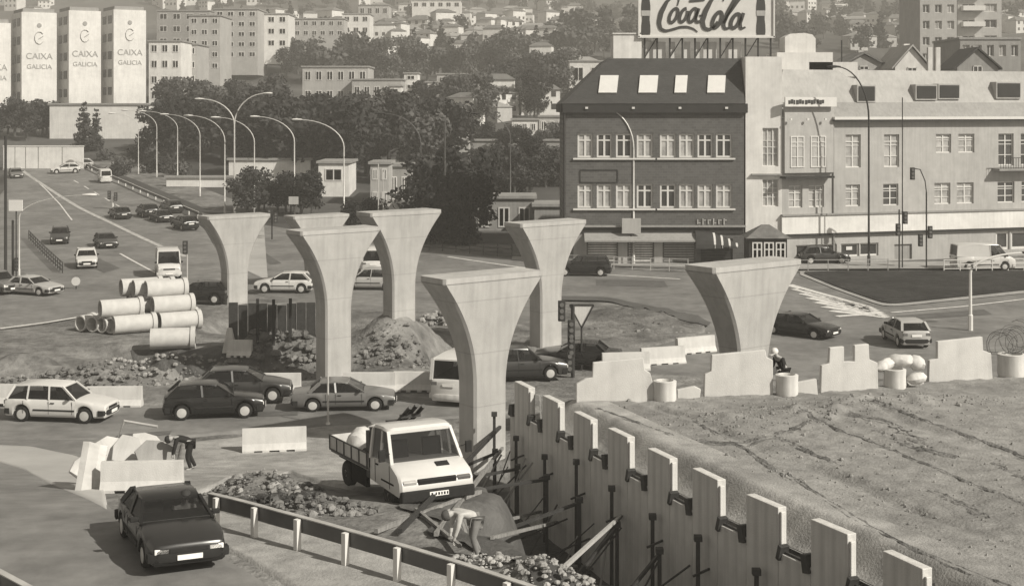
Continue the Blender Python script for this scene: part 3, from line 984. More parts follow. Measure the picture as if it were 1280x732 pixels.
    for sx_, xx in ((0.36, S['bp'] + 0.28), (-0.36, S['bp'] + 0.28)):
        g = MB()
        g.box((xx, sx_, S['belt'] + 0.12), (0.14, 0.46, 0.42), ry=-0.2)
        g.box((xx - 0.09, sx_, S['belt'] + 0.36), (0.09, 0.24, 0.13))
        g.build('seat', M_seat, t, bevel=0.03)
    # wheels
    for c in S['wb']:
        for sgn in (1, -1):
            o = MB().wheel((0, 0, 0), [(0.17, -0.09), (wr - 0.03, -0.09), (wr, -0.06), (wr, 0.06), (wr - 0.03, 0.09), (0.17, 0.09)], 22).build('wheel', M_dark, t, smooth=True)
            o.location = (c, sgn * (hw - 0.12), wr)
            MB().wheel((0, sgn * 0.02, 0), [(0.19, -0.05), (0.19, 0.072), (0.15, 0.075), (0.06, 0.085), (0.0, 0.085)] if sgn > 0 else [(0.0, -0.085), (0.06, -0.085), (0.15, -0.075), (0.19, -0.072), (0.19, 0.05)], 18).build('rim', M_galv, o, smooth=True)
    # front and rear
    xf, xr = L / 2, -L / 2
    nz, tz = S['nose'], S['tail']
    for sgn in (1, -1):
        MB().box((xf - 0.055, sgn * (hw * 0.66), nz - 0.11), (0.11, hw * 0.36, 0.13)).build('headlight', M_lens, t, bevel=0.02)
        MB().box((xr + 0.04, sgn * (hw * 0.72), tz - 0.14), (0.10, hw * 0.30, 0.15)).build('tail_light', M_tail, t, bevel=0.02)
        MB().box((S['fb'] - 0.22, sgn * (wbt + 0.11), S['belt'] + 0.09), (0.10, 0.18, 0.12)).build('side_mirror', M_dark, t, bevel=0.025)
        for xd in (S['bp'], S['fb'] - 0.12) + ((S['rb'] + 0.75,) if style in ('sedan', 'wagon') else ()):
            MB().box((xd, sgn * hw * 0.992, 0.60), (0.012, 0.012, 0.5)).build('door_seam', M_black, t)
        MB().box((S['bp'] + 0.16, sgn * hw * 0.995, 0.78), (0.16, 0.03, 0.035)).build('door_handle', M_dark, t)
        MB().box((0.02, sgn * (hw + 0.004), 0.50), (S['wb'][1] - S['wb'][0] - 0.9, 0.02, 0.06)).build('side_trim', M_dark, t)
    MB().box((xf - 0.035, 0, nz - 0.11), (0.09, hw * 0.94, 0.11)).build('grille', M_dark, t, bevel=0.01)
    bb = []
    for x, sg in ((xf, 1), (xr, -1)):
        rg = []
        for y in (-1, -0.9, -0.5, 0, 0.5, 0.9, 1):
            dx = sg * (0.045 - 0.12 * abs(y) ** 4)
            yy = y * hw * 0.985
            rg.append([(x + dx - sg * 0.2, yy, 0.30), (x + dx, yy, 0.32), (x + dx + sg * 0.02, yy, 0.42), (x + dx, yy, 0.52), (x + dx - sg * 0.2, yy, 0.53)])
        MB().loft(rg).build('bumper', M_dark if style != 'van' else M_panel, t, smooth=True)
    MB().box((xf + 0.075, 0, 0.42), (0.015, 0.52, 0.12)).build('number_plate', M_plate, t)
    MB().box((xr - 0.03 if style != 'sedan' else xr - 0.03, 0, tz - 0.2), (0.015, 0.52, 0.12)).build('number_plate', M_plate, t)
    MB().box(((S['wb'][0] + S['wb'][1]) / 2, 0, 0.30), (L * 0.86, hw * 1.15, 0.2)).build('underbody', M_black, t)
    return t

PROTO = {}
def car(style, px, py, rz, paint, label, name='parked_car', cat='car', group=None, dz=0.06, s=1.0):
    X, Y, Z = gp(px, py)
    key = (style,)
    if key not in PROTO:
        PROTO[key] = make_car(style, name, cat, paint)
        o = PROTO[key]
        o.location = (X, Y, Z + dz)
    else:
        o = copy_tree(PROTO[key])
        o.name = name
        o['category'] = cat
        for ch in o.children:
            if ch.name.startswith('body'):
                ch.material_slots[0].link = 'OBJECT'
                ch.material_slots[0].material = paint
    o.location = (X, Y, Z + dz)
    # sit on the slope of the road
    h = R(rz)
    d = 1.3
    dzx = float(zt(X + d * math.cos(h), Y + d * math.sin(h)) - zt(X - d * math.cos(h), Y - d * math.sin(h))) / (2 * d)
    dzy = float(zt(X - 0.7 * math.sin(h), Y + 0.7 * math.cos(h)) - zt(X + 0.7 * math.sin(h), Y - 0.7 * math.cos(h))) / 1.4
    o.rotation_mode = 'XYZ'
    o.rotation_euler = (math.atan(dzy), -math.atan(dzx), h)
    if s != 1.0:
        o.scale = (s, s, s)
    o['label'] = label
    if group:
        o['group'] = group
    return o

near = car('sedan', 211, 687, -65, P_dark, 'dark four door sedan with pale headlights driving up the near road beside the guard rail', 'sedan_car')
near.scale = (0.95, 1.0, 0.86)
car('wagon', 78, 525, -8, P_white, 'white estate car seen from the side on the cross road at the left edge', 'estate_car')
car('hatch', 268, 521, 10, P_dark, 'black hatchback with bright hubcaps, nearest of the dark queue on the cross road', 'hatchback_car')
car('hatch', 306, 501, 6, P_char, 'dark grey hatchback with a sunlit roof edge behind the black hatchback', 'hatchback_car')
car('sedan', 430, 511, 4, P_grey, 'mid grey sedan passing in front of the middle pier', 'sedan_car')
car('van', 584, 497, 72, P_white, 'white delivery van half hidden by the pier in front of the wall', 'delivery_van', 'van')
car('sedan', 1000, 420, -42, P_dark, 'dark sedan on the curve beside the flared pier at the right', 'sedan_car')
car('hatch', 1131, 430, 92, P_silver, 'pale silver hatchback seen from behind on the right hand road', 'hatchback_car')
car('wagon', 650, 474, 10, P_char, 'charcoal estate car on the curve behind the end of the retaining wall', 'estate_car')
car('sedan', 722, 458, 172, P_dark, 'dark car whose roof shows over the panels beside the triangular sign', 'sedan_car')
car('wagon', 728, 345, 176, P_dark, 'dark pick up car with a pale load by the brick building', 'estate_car')
# traffic on the highway
car('sedan', 20, 222, -66, P_grey, 'small grey car far up the highway by the white parapet, leftmost', 'sedan_car')
car('hatch', 82, 217, 200, P_white, 'small white car far up the highway, below the middle of the white parapet', 'hatchback_car')
car('hatch', 99, 211, 200, P_silver, 'small pale car at the top of the highway where the guard rail begins', 'hatchback_car')
car('van', 131, 228, 112, P_white, 'white van close to the guard rail high up the highway', 'delivery_van', 'van', s=0.85)
car('sedan', 150, 273, 118, P_dark, 'dark car beside the white line, leftmost of the cluster by the guard rail', 'sedan_car')
car('hatch', 184, 271, 118, P_dark, 'dark car in the cluster by the guard rail, second from left', 'hatchback_car')
car('sedan', 201, 277, 120, P_dark, 'dark saloon in the middle of the cluster by the guard rail', 'sedan_car')
car('hatch', 214, 266, 120, P_char, 'charcoal hatchback nearest the guard rail behind the dark cluster', 'hatchback_car')
car('hatch', 231, 287, 122, P_dark, 'dark hatchback at the front of the cluster, nearest the white pier', 'hatchback_car')
car('hatch', 75, 304, -74, P_char, 'dark car with a pale bonnet coming down the left lane', 'hatchback_car')
car('sedan', 132, 309, -66, P_char, 'dark sedan with a pale glinting bonnet coming down the highway, middle lane', 'sedan_car')
car('hatch', 108, 334, -72, P_white, 'white hatchback coming down the highway below two dark cars', 'hatchback_car')
car('van', 210, 346, -74, P_white, 'white van with a dark windscreen coming down beside the signal post', 'delivery_van', 'van')
car('sedan', 40, 368, -24, P_silver, 'pale silver sedan turning at the left edge beside the dark lamp post', 'sedan_car')
car('wagon', -4, 366, -40, P_grey, 'grey car cut by the left edge behind the pale turning sedan', 'estate_car')
car('hatch', 248, 379, 176, P_dark, 'dark car parked behind the concrete pipes, beside the leftmost pier', 'hatchback_car')
car('hatch', 356, 366, 178, P_white, 'white hatchback parked behind the pier, between the two left piers', 'hatchback_car')
car('van', 466, 342, 96, P_white, 'white van on the far road seen between two piers', 'delivery_van', 'van')
car('wagon', 462, 362, 176, P_silver, 'pale estate car on the far road below the white van between two piers', 'estate_car')
car('hatch', 1030, 330, 2, P_char, 'dark car parked in front of the shop windows', 'hatchback_car')
car('van', 1228, 338, 2, P_white, 'white van parked before the shop at the right edge', 'delivery_van', 'van')

# ------------------------------------------------------------------ flatbed truck
def make_truck():
    t = empty('flatbed_truck', (0, 0, 0), 0, 'white cab flatbed truck with dropside bed, parked before the flared pier', 'truck')
    hw = 0.98
    # cab: x from 0.55 (back) to 2.55 (nose)
    b = MB()
    prof = [(0.55, 0.62), (0.55, 1.22), (0.58, 1.24), (2.05, 1.30), (2.62, 1.06), (2.78, 0.86), (2.80, 0.60), (2.74, 0.50)]
    rings = []
    for q in (-1, -0.94, 0.94, 1):
        k = 0.97 if abs(q) == 1 else 1.0
        rings.append([(0.55 + (x - 0.55) * k, q * hw, 0.5 + (z - 0.5) * k) for x, z in prof])
    b.loft(rings)
    rg = []
    for x, z, w in ((0.56, 2.10, 0.86), (0.66, 2.16, 0.89), (1.2, 2.19, 0.89), (1.55, 2.15, 0.87), (1.62, 2.08, 0.84)):
        rg.append([(x, w, z - 0.10), (x, w * 0.96, z - 0.03), (x, w * 0.8, z), (x, -w * 0.8, z), (x, -w * 0.96, z - 0.03), (x, -w, z - 0.10)])
    b.loft(rg)
    for s in (1, -1):
        b.bar((2.08, s * 0.93, 1.24), (1.56, s * 0.83, 2.06), 0.08)
        b.bar((0.60, s * 0.95, 1.2), (0.60, s * 0.85, 2.06), 0.12)
        b.bar((1.30, s * 0.955, 1.22), (1.26, s * 0.86, 2.06), 0.06)
    b.box((0.58, 0, 1.62), (0.05, 1.75, 0.9))
    b.build('cab', P_white, t, smooth=True)
    def pane(nm, q):
        MB().add(q, [(0, 1, 2, 3)]).build(nm, M_glass, t)
    pane('windshield', [(2.06, -0.88, 1.28), (2.06, 0.88, 1.28), (1.58, 0.79, 2.06), (1.58, -0.79, 2.06)])
    for s in (1, -1):
        pane('side_window', [(1.98, s * 0.945, 1.26), (1.30, s * 0.955, 1.26), (1.26, s * 0.865, 2.04), (1.54, s * 0.85, 2.04)])
        pane('side_window', [(1.26, s * 0.955, 1.26), (0.66, s * 0.955, 1.26), (0.66, s * 0.865, 2.04), (1.23, s * 0.865, 2.04)])
        MB().box((2.70, s * 0.72, 0.85), (0.18, 0.36, 0.18), ry=0.35).build('headlight', M_galv if s < 0 else M_tail, t, bevel=0.02)
        m = MB()
        m.box((2.02, s * 1.17, 1.52), (0.08, 0.17, 0.32))
        m.bar((2.0, s * 0.95, 1.55), (2.02, s * 1.16, 1.6), 0.03)
        m.build('side_mirror', M_dark, t, bevel=0.02)
        for xd in (0.95, 2.02):
            MB().box((xd, s * 0.983, 0.92), (0.014, 0.014, 0.62)).build('door_seam', M_black, t)
        MB().box((1.1, s * 0.985, 1.12), (0.15, 0.03, 0.04)).build('door_handle', M_dark, t)
        MB().box((1.25, 0.45 * s, 1.45), (0.16, 0.5, 0.62), ry=-0.15).build('seat', M_seat, t, bevel=0.03)
    MB().box((1.35, 0, 1.18), (1.3, 1.8, 0.1)).build('interior', M_seat, t)
    MB().box((2.755, 0, 0.86), (0.10, 1.02, 0.17), ry=0.35).build('grille', M_dark, t, bevel=0.015)
    MB().box((2.30, 0.32, 1.205), (0.2, 0.34, 0.03), ry=0.4).build('vent', M_dark, t)
    MB().box((2.76, 0, 0.52), (0.26, 1.94, 0.30)).build('bumper', M_dark, t, bevel=0.04)
    MB().box((2.90, 0, 0.55), (0.02, 0.5, 0.12)).build('number_plate', M_plate, t)
    g = MB()
    for i in range(6):
        g.box((2.912, -0.19 + i * 0.075 + (0.03 if i > 0 else 0), 0.55), (0.006, 0.035 if i % 2 else 0.045, 0.07))
    g.build('plate_lettering', M_black, t)
    MB().box((0.1, 0, 0.56), (5.0, 0.8, 0.16)).build('chassis', M_black, t)
    bed = MB()
    bed.box((-1.15, 0, 0.86), (3.2, 1.98, 0.10))
    bed.box((-1.15, 0, 0.76), (3.2, 1.5, 0.10))
    bed.build('bed', M_wood, t)
    for s in (1, -1):
        g = MB()
        g.box((-1.15, s * 1.0, 1.10), (3.18, 0.04, 0.40))
        o = g.build('side_board', M_panel, t)
        f = MB()
        for i in range(6):
            f.box((-2.73 + i * 0.632, s * 1.028, 1.10), (0.05, 0.03, 0.42))
        f.box((-1.15, s * 1.028, 0.90), (3.2, 0.034, 0.05))
        f.box((-1.15, s * 1.028, 1.31), (3.2, 0.034, 0.035))
        f.build('board_stake', M_steel, o)
    MB().box((-2.76, 0, 1.10), (0.04, 1.98, 0.40)).build('tailgate', M_panel, t)
    g = MB()
    for y in (-0.9, -0.3, 0.3, 0.9):
        g.bar((0.48, y, 0.9), (0.48, y, 2.0), 0.06)
    g.bar((0.48, -0.95, 2.0), (0.48, 0.95, 2.0), 0.07)
    g.bar((0.48, -0.95, 1.5), (0.48, 0.95, 1.5), 0.05)
    g.box((0.30, 0, 1.25), (0.28, 1.9, 1.3))
    g.build('headboard', M_fasc if 'M_fasc' in globals() else M_steel, t)
    for s in (1, -1):
        MB().box((-0.45, s * 0.90, 0.52), (1.2, 0.10, 0.46)).build('bed_shade', M_black, t)  # black boxes added in place of the shadow under the bed
    for x in (-1.55, 1.85):
        for s in (1, -1):
            o = MB().wheel((0, 0, 0), [(0.2, -0.12), (0.33, -0.12), (0.37, -0.08), (0.37, 0.08), (0.33, 0.12), (0.2, 0.12)], 22).build('wheel', M_dark, t, smooth=True)
            o.location = (x, s * 0.84, 0.37)
            MB().wheel((0, 0, 0), [(0.21, -0.1), (0.21, 0.1), (0.1, 0.12), (0, 0.12)] if s > 0 else [(0, -0.12), (0.1, -0.12), (0.21, -0.1), (0.21, 0.1)], 16).build('rim', M_galv, o, smooth=True)
            MB().box((x, s * 0.86, 0.80 if x < 0 else 0.76), (0.95, 0.26, 0.06)).build('mudguard', M_black, t, bevel=0.02)
    return t
truck = make_truck()
tx, ty, tz = gp(499, 617)
truck.location = (tx, ty, tz + 0.05)
tilt = max(-0.05, min(0.05, float(zt(tx + 1.0, ty - 1.8) - zt(tx - 1.0, ty + 1.8)) / 4.1))
truck.rotation_euler = (0, -math.atan(tilt), R(-64))
truck.scale = (1.0, 1.07, 0.97)
M4 = Matrix.LocRotScale(truck.location, truck.rotation_euler, None)
def on_truck(p):
    return M4 @ Vector(p)
g = MB()
for i, (y, z) in enumerate(((0.25, 0), (0.45, 0.04), (0.65, 0.0))):
    g.tube([(-1.5, y, 1.35 + z), (0.2, y + 0.05, 2.35 + z)], 0.06, 8)
g.box((-1.0, 0.45, 1.55), (0.5, 0.7, 0.5))
g.box((-0.2, 0.45, 2.05), (0.12, 0.6, 0.10))
o = g.build('compactor_machine', M_steel)
o.matrix_basis = M4
tag(o, 'dark machine with long handle tubes tilted over the truck bed behind the cab', 'machine')
for (x, y, s, r, lab) in ((-1.55, 0.2, 0.5, 0.2, 'pale sack on the truck bed close behind the cab'), (-1.9, -0.45, 0.42, 1.2, 'pale sack on the truck bed between two other sacks'), (-2.35, 0.3, 0.5, 0.9, 'pale sack lying at the tail of the truck bed')):
    o = sack('sack', on_truck((x, y, 1.22)), (s, 0.36, 0.3), r, lab)
# ------------------------------------------------------------------ buildings
wr_ = random.Random(77)
M_brick = brick_mat('brick', 0.105, 0.14, 1.2)
M_slate = mat('slate_roof', 0.04, 0.6, 0.3, 2.5, 0.4, 0, 0.2, 8, 0.2, (1, 1, 3))
M_rend = board_concrete('pale_render', 0.41, 0.88)
M_rend2 = board_concrete('grey_render', 0.30, 0.85)
M_wrend = board_concrete('white_render', 0.70, 0.90)
M_tile = mat('roof_tile', 0.17, 0.85, 0.3, 2, 0.2, 0, 0.3, 8, 0.2)
M_trim = mat('white_trim', 0.60, 0.7, 0.06, 2, 0.3)
M_fasc = mat('dark_fascia', 0.03, 0.8, 0.2, 2, 0.3)
M_ink = mat('sign_ink', 0.045, 0.7, 0.1, 2, 0.3)

def facade(name, m, parent, x0, x1, z0, z1, holes, depth=0.22, y=0.0):
    """wall with real openings; holes are (xa, xb, za, zb)"""
    xs = sorted(set([x0, x1] + [h[0] for h in holes] + [h[1] for h in holes]))
    zs = sorted(set([z0, z1] + [h[2] for h in holes] + [h[3] for h in holes]))
    b = MB()
    for i in range(len(xs) - 1):
        for j in range(len(zs) - 1):
            cx_, cz_ = (xs[i] + xs[i + 1]) / 2, (zs[j] + zs[j + 1]) / 2
            if any(h[0] < cx_ < h[1] and h[2] < cz_ < h[3] for h in holes):
                continue
            b.quad((xs[i], y, zs[j]), (xs[i + 1], y, zs[j]), (xs[i + 1], y, zs[j + 1]), (xs[i], y, zs[j + 1]))
    for xa, xb, za, zb in holes:
        d = y + depth
        b.quad((xa, y, za), (xa, d, za), (xa, d, zb), (xa, y, zb))
        b.quad((xb, y, za), (xb, y, zb), (xb, d, zb), (xb, d, za))
        b.quad((xa, y, zb), (xa, d, zb), (xb, d, zb), (xb, y, zb))
        b.quad((xa, y, za), (xb, y, za), (xb, d, za), (xa, d, za))
    return b.build(name, m, parent, fix=False)

def window(parent, xa, xb, za, zb, y=0.18, cols=2, transom=0.72, fm=None, gm=None, fw=0.08, rows=1):
    b = MB()
    w = fw
    b.box(((xa + xb) / 2, y, za + w / 2), (xb - xa, 0.08, w))
    b.box(((xa + xb) / 2, y, zb - w / 2), (xb - xa, 0.08, w))
    for x in (xa + w / 2, xb - w / 2):
        b.box((x, y, (za + zb) / 2), (w, 0.08, zb - za - 2 * w))
    for i in range(1, cols):
        x = xa + (xb - xa) * i / cols
        b.box((x, y, (za + zb) / 2), (w * 1.1, 0.07, zb - za - 2 * w))
    if transom:
        b.box(((xa + xb) / 2, y - 0.004, za + (zb - za) * transom), (xb - xa - 2 * w, 0.07, w * 0.8))
    for i in range(1, rows):
        b.box(((xa + xb) / 2, y - 0.004, za + (zb - za) * i / rows), (xb - xa - 2 * w, 0.06, w * 0.6))
    o = b.build('window', fm or M_trim, parent)
    g = MB()
    g.quad((xa, y + 0.03, za), (xb, y + 0.03, za), (xb, y + 0.03, zb), (xa, y + 0.03, zb))
    g.build('pane', gm or M_wglass, o, fix=False)
    return o

# --- brick building with dark mansard roof
YB = 112.0
bx = lambda p: (p - U0) * YB / F - 4.27
bz = lambda q: CH - (q - V0) * YB / F
bb = empty('brick_building', (4.27, YB, 0.0), 0, 'dark brick building with mansard roof, four skylights and two rows of white windows', 'building')
wins = []
cols_ = [(722, 741), (746, 765), (770, 790), (796, 816), (825, 845), (849, 868), (872, 891), (895, 915)]
for a, c in cols_:
    wins.append((bx(a), bx(c), bz(197), bz(167)))
    wins.append((bx(a), bx(c), bz(260), bz(230)))
WB, HB, DB = bx(930), 12.3, 14.0
shops = [(bx(735), bx(771), 0.25, bz(300)), (bx(786), bx(816), 0.25, bz(300)), (bx(830), bx(868), 0.25, bz(300)), (bx(876), bx(916), 0.25, bz(298))]
facade('wall', M_brick, bb, 0, WB, 0, HB, wins + shops, 0.25)
b = MB()
b.quad((0, 0, 0), (0, DB, 0), (0, DB, HB), (0, 0, HB))
b.quad((WB, 0, 0), (WB, 0, HB), (WB, DB, HB), (WB, DB, 0))
b.quad((0, DB, 0), (WB, DB, 0), (WB, DB, HB), (0, DB, HB))
b.build('side_wall', M_brick, bb, fix=False)
for i, h in enumerate(wins):
    window(bb, *h, y=0.16, cols=2, transom=0.72, gm=M_curtain if (i * 7) % 5 < 3 else M_wglass, fw=0.14)
for q in (197.5, 260.5):
    for a, c in ((716, 819), (821, 919)):
        MB().box(((bx(a) + bx(c)) / 2, -0.06, bz(q) - 0.07), (bx(c) - bx(a) - 0.02, 0.24, 0.13)).build('sill', M_trim, bb, bevel=0.01)
for i, h in enumerate(shops):
    b = MB()
    n = 9
    for j in range(n):
        zc = h[2] + (h[3] - h[2]) * (j + 0.5) / n
        b.box(((h[0] + h[1]) / 2, 0.14, zc), (h[1] - h[0], 0.05, (h[3] - h[2]) / n * 0.62))
    o = b.build('shop_shutter', M_panel if i < 2 else M_rend2 if i == 2 else M_fasc, bb)
    MB().quad((h[0], 0.2, h[2]), (h[1], 0.2, h[2]), (h[1], 0.2, h[3]), (h[0], 0.2, h[3])).build('pane', M_wglass, o, fix=False)
for a, c in ((716, 734), (772, 785), (817, 829)):
    MB().box(((bx(a) + bx(c)) / 2, -0.012, 1.3), (bx(c) - bx(a) - 0.1, 0.02, 2.6)).build('pillar_cladding', M_rend if a != 716 else M_rend2, bb)
MB().box((WB / 2, -0.16, bz(282.5)), (WB + 0.2, 0.34, 0.14)).build('string_course', M_rend2, bb)
MB().box((WB / 2, -0.05, bz(288.5)), (WB - 0.1, 0.10, 0.42)).build('shop_fascia', M_fasc, bb)
MB().add([(bx(730), -0.1, bz(291)), (bx(868), -0.1, bz(291)), (bx(868), -1.0, bz(299)), (bx(730), -1.0, bz(299)), (bx(730), -1.0, bz(301)), (bx(868), -1.0, bz(301))], [(0, 1, 2, 3), (3, 2, 5, 4)]).build('awning', M_rend2, bb)
b = MB()                                     # striped barrel awning
rg = []
for x in np.linspace(bx(868), bx(920), 12):
    k = (x - bx(868)) / (bx(920) - bx(868))
    rg.append([(x, -0.1 - 1.1 * math.sin(t * PI / 2) * (0.25 + 0.75 * math.sin(PI * min(k * 0.5 + 0.5, 1) * 0.9 + 0.1)), bz(309) + 1.35 * math.cos(t * PI / 2) * (1 - 0.75 * k ** 2)) for t in np.linspace(0, 1, 7)])
b.loft(rg, cap=False, closed=False)
b.build('barrel_awning', M_fasc, bb)
b = MB()
for k in np.linspace(0.45, 1.0, 4):
    x = bx(868) + k * (bx(920) - bx(868))
    for t in range(6):
        f = lambda tt: (x, -0.12 - 1.1 * math.sin(tt * PI / 2) * (0.25 + 0.75 * math.sin(PI * min(k * 0.5 + 0.5, 1) * 0.9 + 0.1)) , bz(309) + 0.02 + 1.35 * math.cos(tt * PI / 2) * (1 - 0.75 * k ** 2))
        b.bar(f(t / 6), f((t + 1) / 6), 0.16, 0.03)
b.build('awning_stripe', M_trim, bb)
b = MB()                                     # weathered sign letters above the shop, not legible in the photograph
for i in range(6):
    x = bx(872) + i * 0.42
    b.box((x, -0.06, bz(277)), (0.09, 0.06, 0.5 if i % 2 else 0.38))
    b.box((x + 0.12, -0.065, bz(277) + (0.12 if i % 3 else -0.1)), (0.2, 0.05, 0.08))
b.build('sign_lettering', M_rend, bb)
b = MB()
for a in ((725, 772, 212, 213.3), (725, 772, 227.5, 228.6)):
    b.box(((bx(a[0]) + bx(a[1])) / 2, -0.02, (bz(a[2]) + bz(a[3])) / 2), (bx(a[1]) - bx(a[0]), 0.05, 0.10))
for a in (725, 772):
    b.box((bx(a), -0.02, bz(220.3)), (0.1, 0.052, 0.9))
b.build('panel_frame', M_fasc, bb)
b = MB()
b.box((WB / 2, 0.1, HB + 0.18), (WB + 0.5, 0.9, 0.72))
b.box((-0.02, DB / 2 + 0.5, HB + 0.18), (0.6, DB - 0.6, 0.70))
b.build('fascia', M_fasc, bb)
ez = HB + 0.54
rz_ = bz(72)
b = MB()
A = [(-0.35, -0.4, ez), (WB + 0.02, -0.4, ez), (WB + 0.02, DB, ez), (-0.35, DB, ez)]
B_ = [(bx(762), 2.0, rz_), (WB + 0.02, 2.0, rz_), (WB + 0.02, DB - 2, rz_), (bx(762), DB - 2, rz_)]
b.loft([A, B_])
rf = b.build('roof', M_slate, bb)
for a, c in ((748, 771), (798, 821), (843, 858), (884, 906)):
    t0, t1 = 0.22, 0.60
    def rp(x, t, up):
        return (x, -0.4 + 2.4 * t - up * 0.84, ez + (rz_ - ez) * t + up * 0.55)
    xa, xb = bx(a), bx(c)
    lean = 0.22
    b = MB()
    b.loft([[rp(xa, t0, 0.0), rp(xb, t0, 0.0), rp(xb + lean, t1, 0.0), rp(xa + lean, t1, 0.0)], [rp(xa, t0, 0.14), rp(xb, t0, 0.14), rp(xb + lean, t1, 0.14), rp(xa + lean, t1, 0.14)]])
    b.build('skylight', M_trim, rf)
b = MB()
b.tube([(-0.12, -0.15, 0.2), (-0.12, -0.15, HB)], 0.09, 8)
b.build('downpipe', M_fasc, bb)
for k in range(4):
    MB().box((bx(733) + k * 3.7, -0.4, HB + 0.2), (0.22, 0.14, 0.16)).build('lantern', M_trim, bb)

# white stair block and boards on the flat roof
b = MB()
b.box((0, 0, 1.0), (2.3, 3, 2.0))
b.box((0, 0, 2.05), (2.45, 3.2, 0.1))
o = b.build('roof_hut', M_wrend)
o.location = (at(783, 75, 115.8)[0], 116.2, rz_)
tag(o, 'white box hut on the flat roof left of the billboard', 'roof hut')

# --- billboard with script lettering and bottles
YS = 114.6
sgx = lambda p: (p - 884) * YS / F
sgz = lambda q: CH - (q - V0) * YS / F
bill = empty('billboard', ((884 - U0) * YS / F, YS, rz_), 0, 'large white rooftop billboard with dark script lettering between two bottle pictures', 'billboard')
zz = lambda q: sgz(q) - rz_
b = MB()
b.box(((sgx(798) + sgx(968)) / 2, 0.1, (zz(46) + zz(-42)) / 2), (sgx(968) - sgx(798), 0.2, zz(-42) - zz(46)))
b.build('board', M_white, bill)
b = MB()
for a in (798.6, 967.4):
    b.box((sgx(a), 0.05, (zz(46) + zz(-42)) / 2), (0.12, 0.36, zz(-42) - zz(46) + 0.1))
b.box(((sgx(798) + sgx(968)) / 2, 0.05, zz(46.5)), (sgx(968) - sgx(798) + 0.1, 0.36, 0.14))
b.build('frame', M_trim, bill)
zoom = lambda x, y: (sgx(780 + x / 5.565), zz(y / 5.565))
def stroke(pts, w, y=-0.06):
    p = np.array([zoom(*q) for q in pts])
    p = smooth_pts(p, max(12, len(pts) * 7)) if len(pts) > 2 else p
    ws_ = w if isinstance(w, (list, tuple)) else [w, w]
    W_ = np.interp(np.linspace(0, 1, len(p)), np.linspace(0, 1, len(ws_)), ws_) / 5.565 * YS / F / 2
    t = np.gradient(p, axis=0)
    t /= np.linalg.norm(t, axis=1)[:, None] + 1e-9
    nr = np.stack([-t[:, 1], t[:, 0]], -1)
    l_, r_ = p + nr * W_[:, None], p - nr * W_[:, None]
    m = MB()
    rg = [[(l[0], y, l[1]), (r[0], y, r[1]), (r[0], y + 0.07, r[1]), (l[0], y + 0.07, l[1])] for l, r in zip(l_, r_)]
    m.loft(rg)
    return m
def oval(cx_, cy_, rx, ry, sl, n=14, a0=0.0, a1=2 * PI):
    return [(cx_ + rx * math.cos(a) - sl * math.sin(a) * ry, cy_ + ry * math.sin(a)) for a in np.linspace(a0, a1, n)]
let = MB()
def put(m):
    let.add(m.v, m.f)
put(stroke([(372, 40), (385, -5), (355, -30), (300, 10), (258, 90), (243, 160), (255, 205), (290, 218), (340, 206), (390, 190), (440, 188), (485, 202), (512, 224)], [8, 10, 14, 24, 32, 34, 30, 24, 18, 18, 18, 14, 6]))
put(stroke(oval(345, 110, 26, 50, 0.35), 22))
put(stroke(oval(415, 108, 24, 48, 0.35, 12, -0.7, 4.9 - 0.0), 22))
put(stroke(oval(478, 108, 24, 48, 0.35), 22))
put(stroke([(522, 60), (498, 130), (505, 158), (530, 150)], 20))
put(stroke([(455, 10), (510, 6), (560, 0)], 16))
put(stroke([(526, 112), (546, 108)], 14))
put(stroke([(690, 10), (700, -25), (660, -40), (610, 0), (566, 80), (545, 150), (556, 198), (590, 210), (625, 190), (650, 150)], [8, 12, 16, 26, 34, 36, 32, 26, 20, 12]))
put(stroke(oval(648, 140, 28, 56, 0.35), 26))
put(stroke([(690, 165), (720, 110), (790, 10), (835, -40), (850, -60), (820, -62), (775, -10), (722, 90), (690, 170), (700, 205), (735, 195)], [14, 18, 22, 22, 16, 16, 24, 28, 30, 26, 14]))
put(stroke(oval(775, 148, 28, 50, 0.35), 26))
put(stroke([(832, 92), (806, 165), (812, 204), (845, 190)], [22, 26, 24, 10]))
let.build('lettering', M_ink, bill)
for c in (152, 952):
    prof = [(0.10, -135), (0.10, -70), (0.16, -30), (0.26, 0), (0.31, 40), (0.32, 70), (0.27, 110), (0.26, 140), (0.31, 180), (0.32, 225), (0.29, 243)]
    pl = [(-r * 100, y) for r, y in prof] + [(r * 100, y) for r, y in reversed(prof)]
    b = MB()
    b.poly([(zoom(c + x, y)[0], -0.03, zoom(c + x, y)[1]) for x, y in pl], (0, 0.03, 0))
    o = b.build('bottle_picture', M_ink, bill)
    b = MB()
    b.poly([(zoom(c + x, y)[0], -0.045, zoom(c + x, y)[1]) for x, y in ((-31, 75), (31, 75), (30, 112), (-30, 112))], (0, 0.012, 0))
    b.build('bottle_label', M_rend, o)
b = MB()
for i, x in enumerate(np.linspace(sgx(806), sgx(964), 11)):
    b.box((x, 0.25, zz(47.2) / 2), (0.13, 0.13, zz(47.2)))
for i in range(0, 10, 2):
    x0_ = sgx(806) + i * (sgx(964) - sgx(806)) / 10
    b.bar((x0_, 0.4, 0.05), (x0_ + 1.0, 0.4, zz(47.5)), 0.08)
b.build('support', M_fasc, bill)
for a, c in ((808, 833), (838, 845), (856, 864), (870, 876), (880, 897), (908, 928)):
    MB().box(((sgx(a) + sgx(c)) / 2, 0.62, zz(52) / 2), (sgx(c) - sgx(a), 0.1, zz(52))).build('wind_board', M_trim, bill)

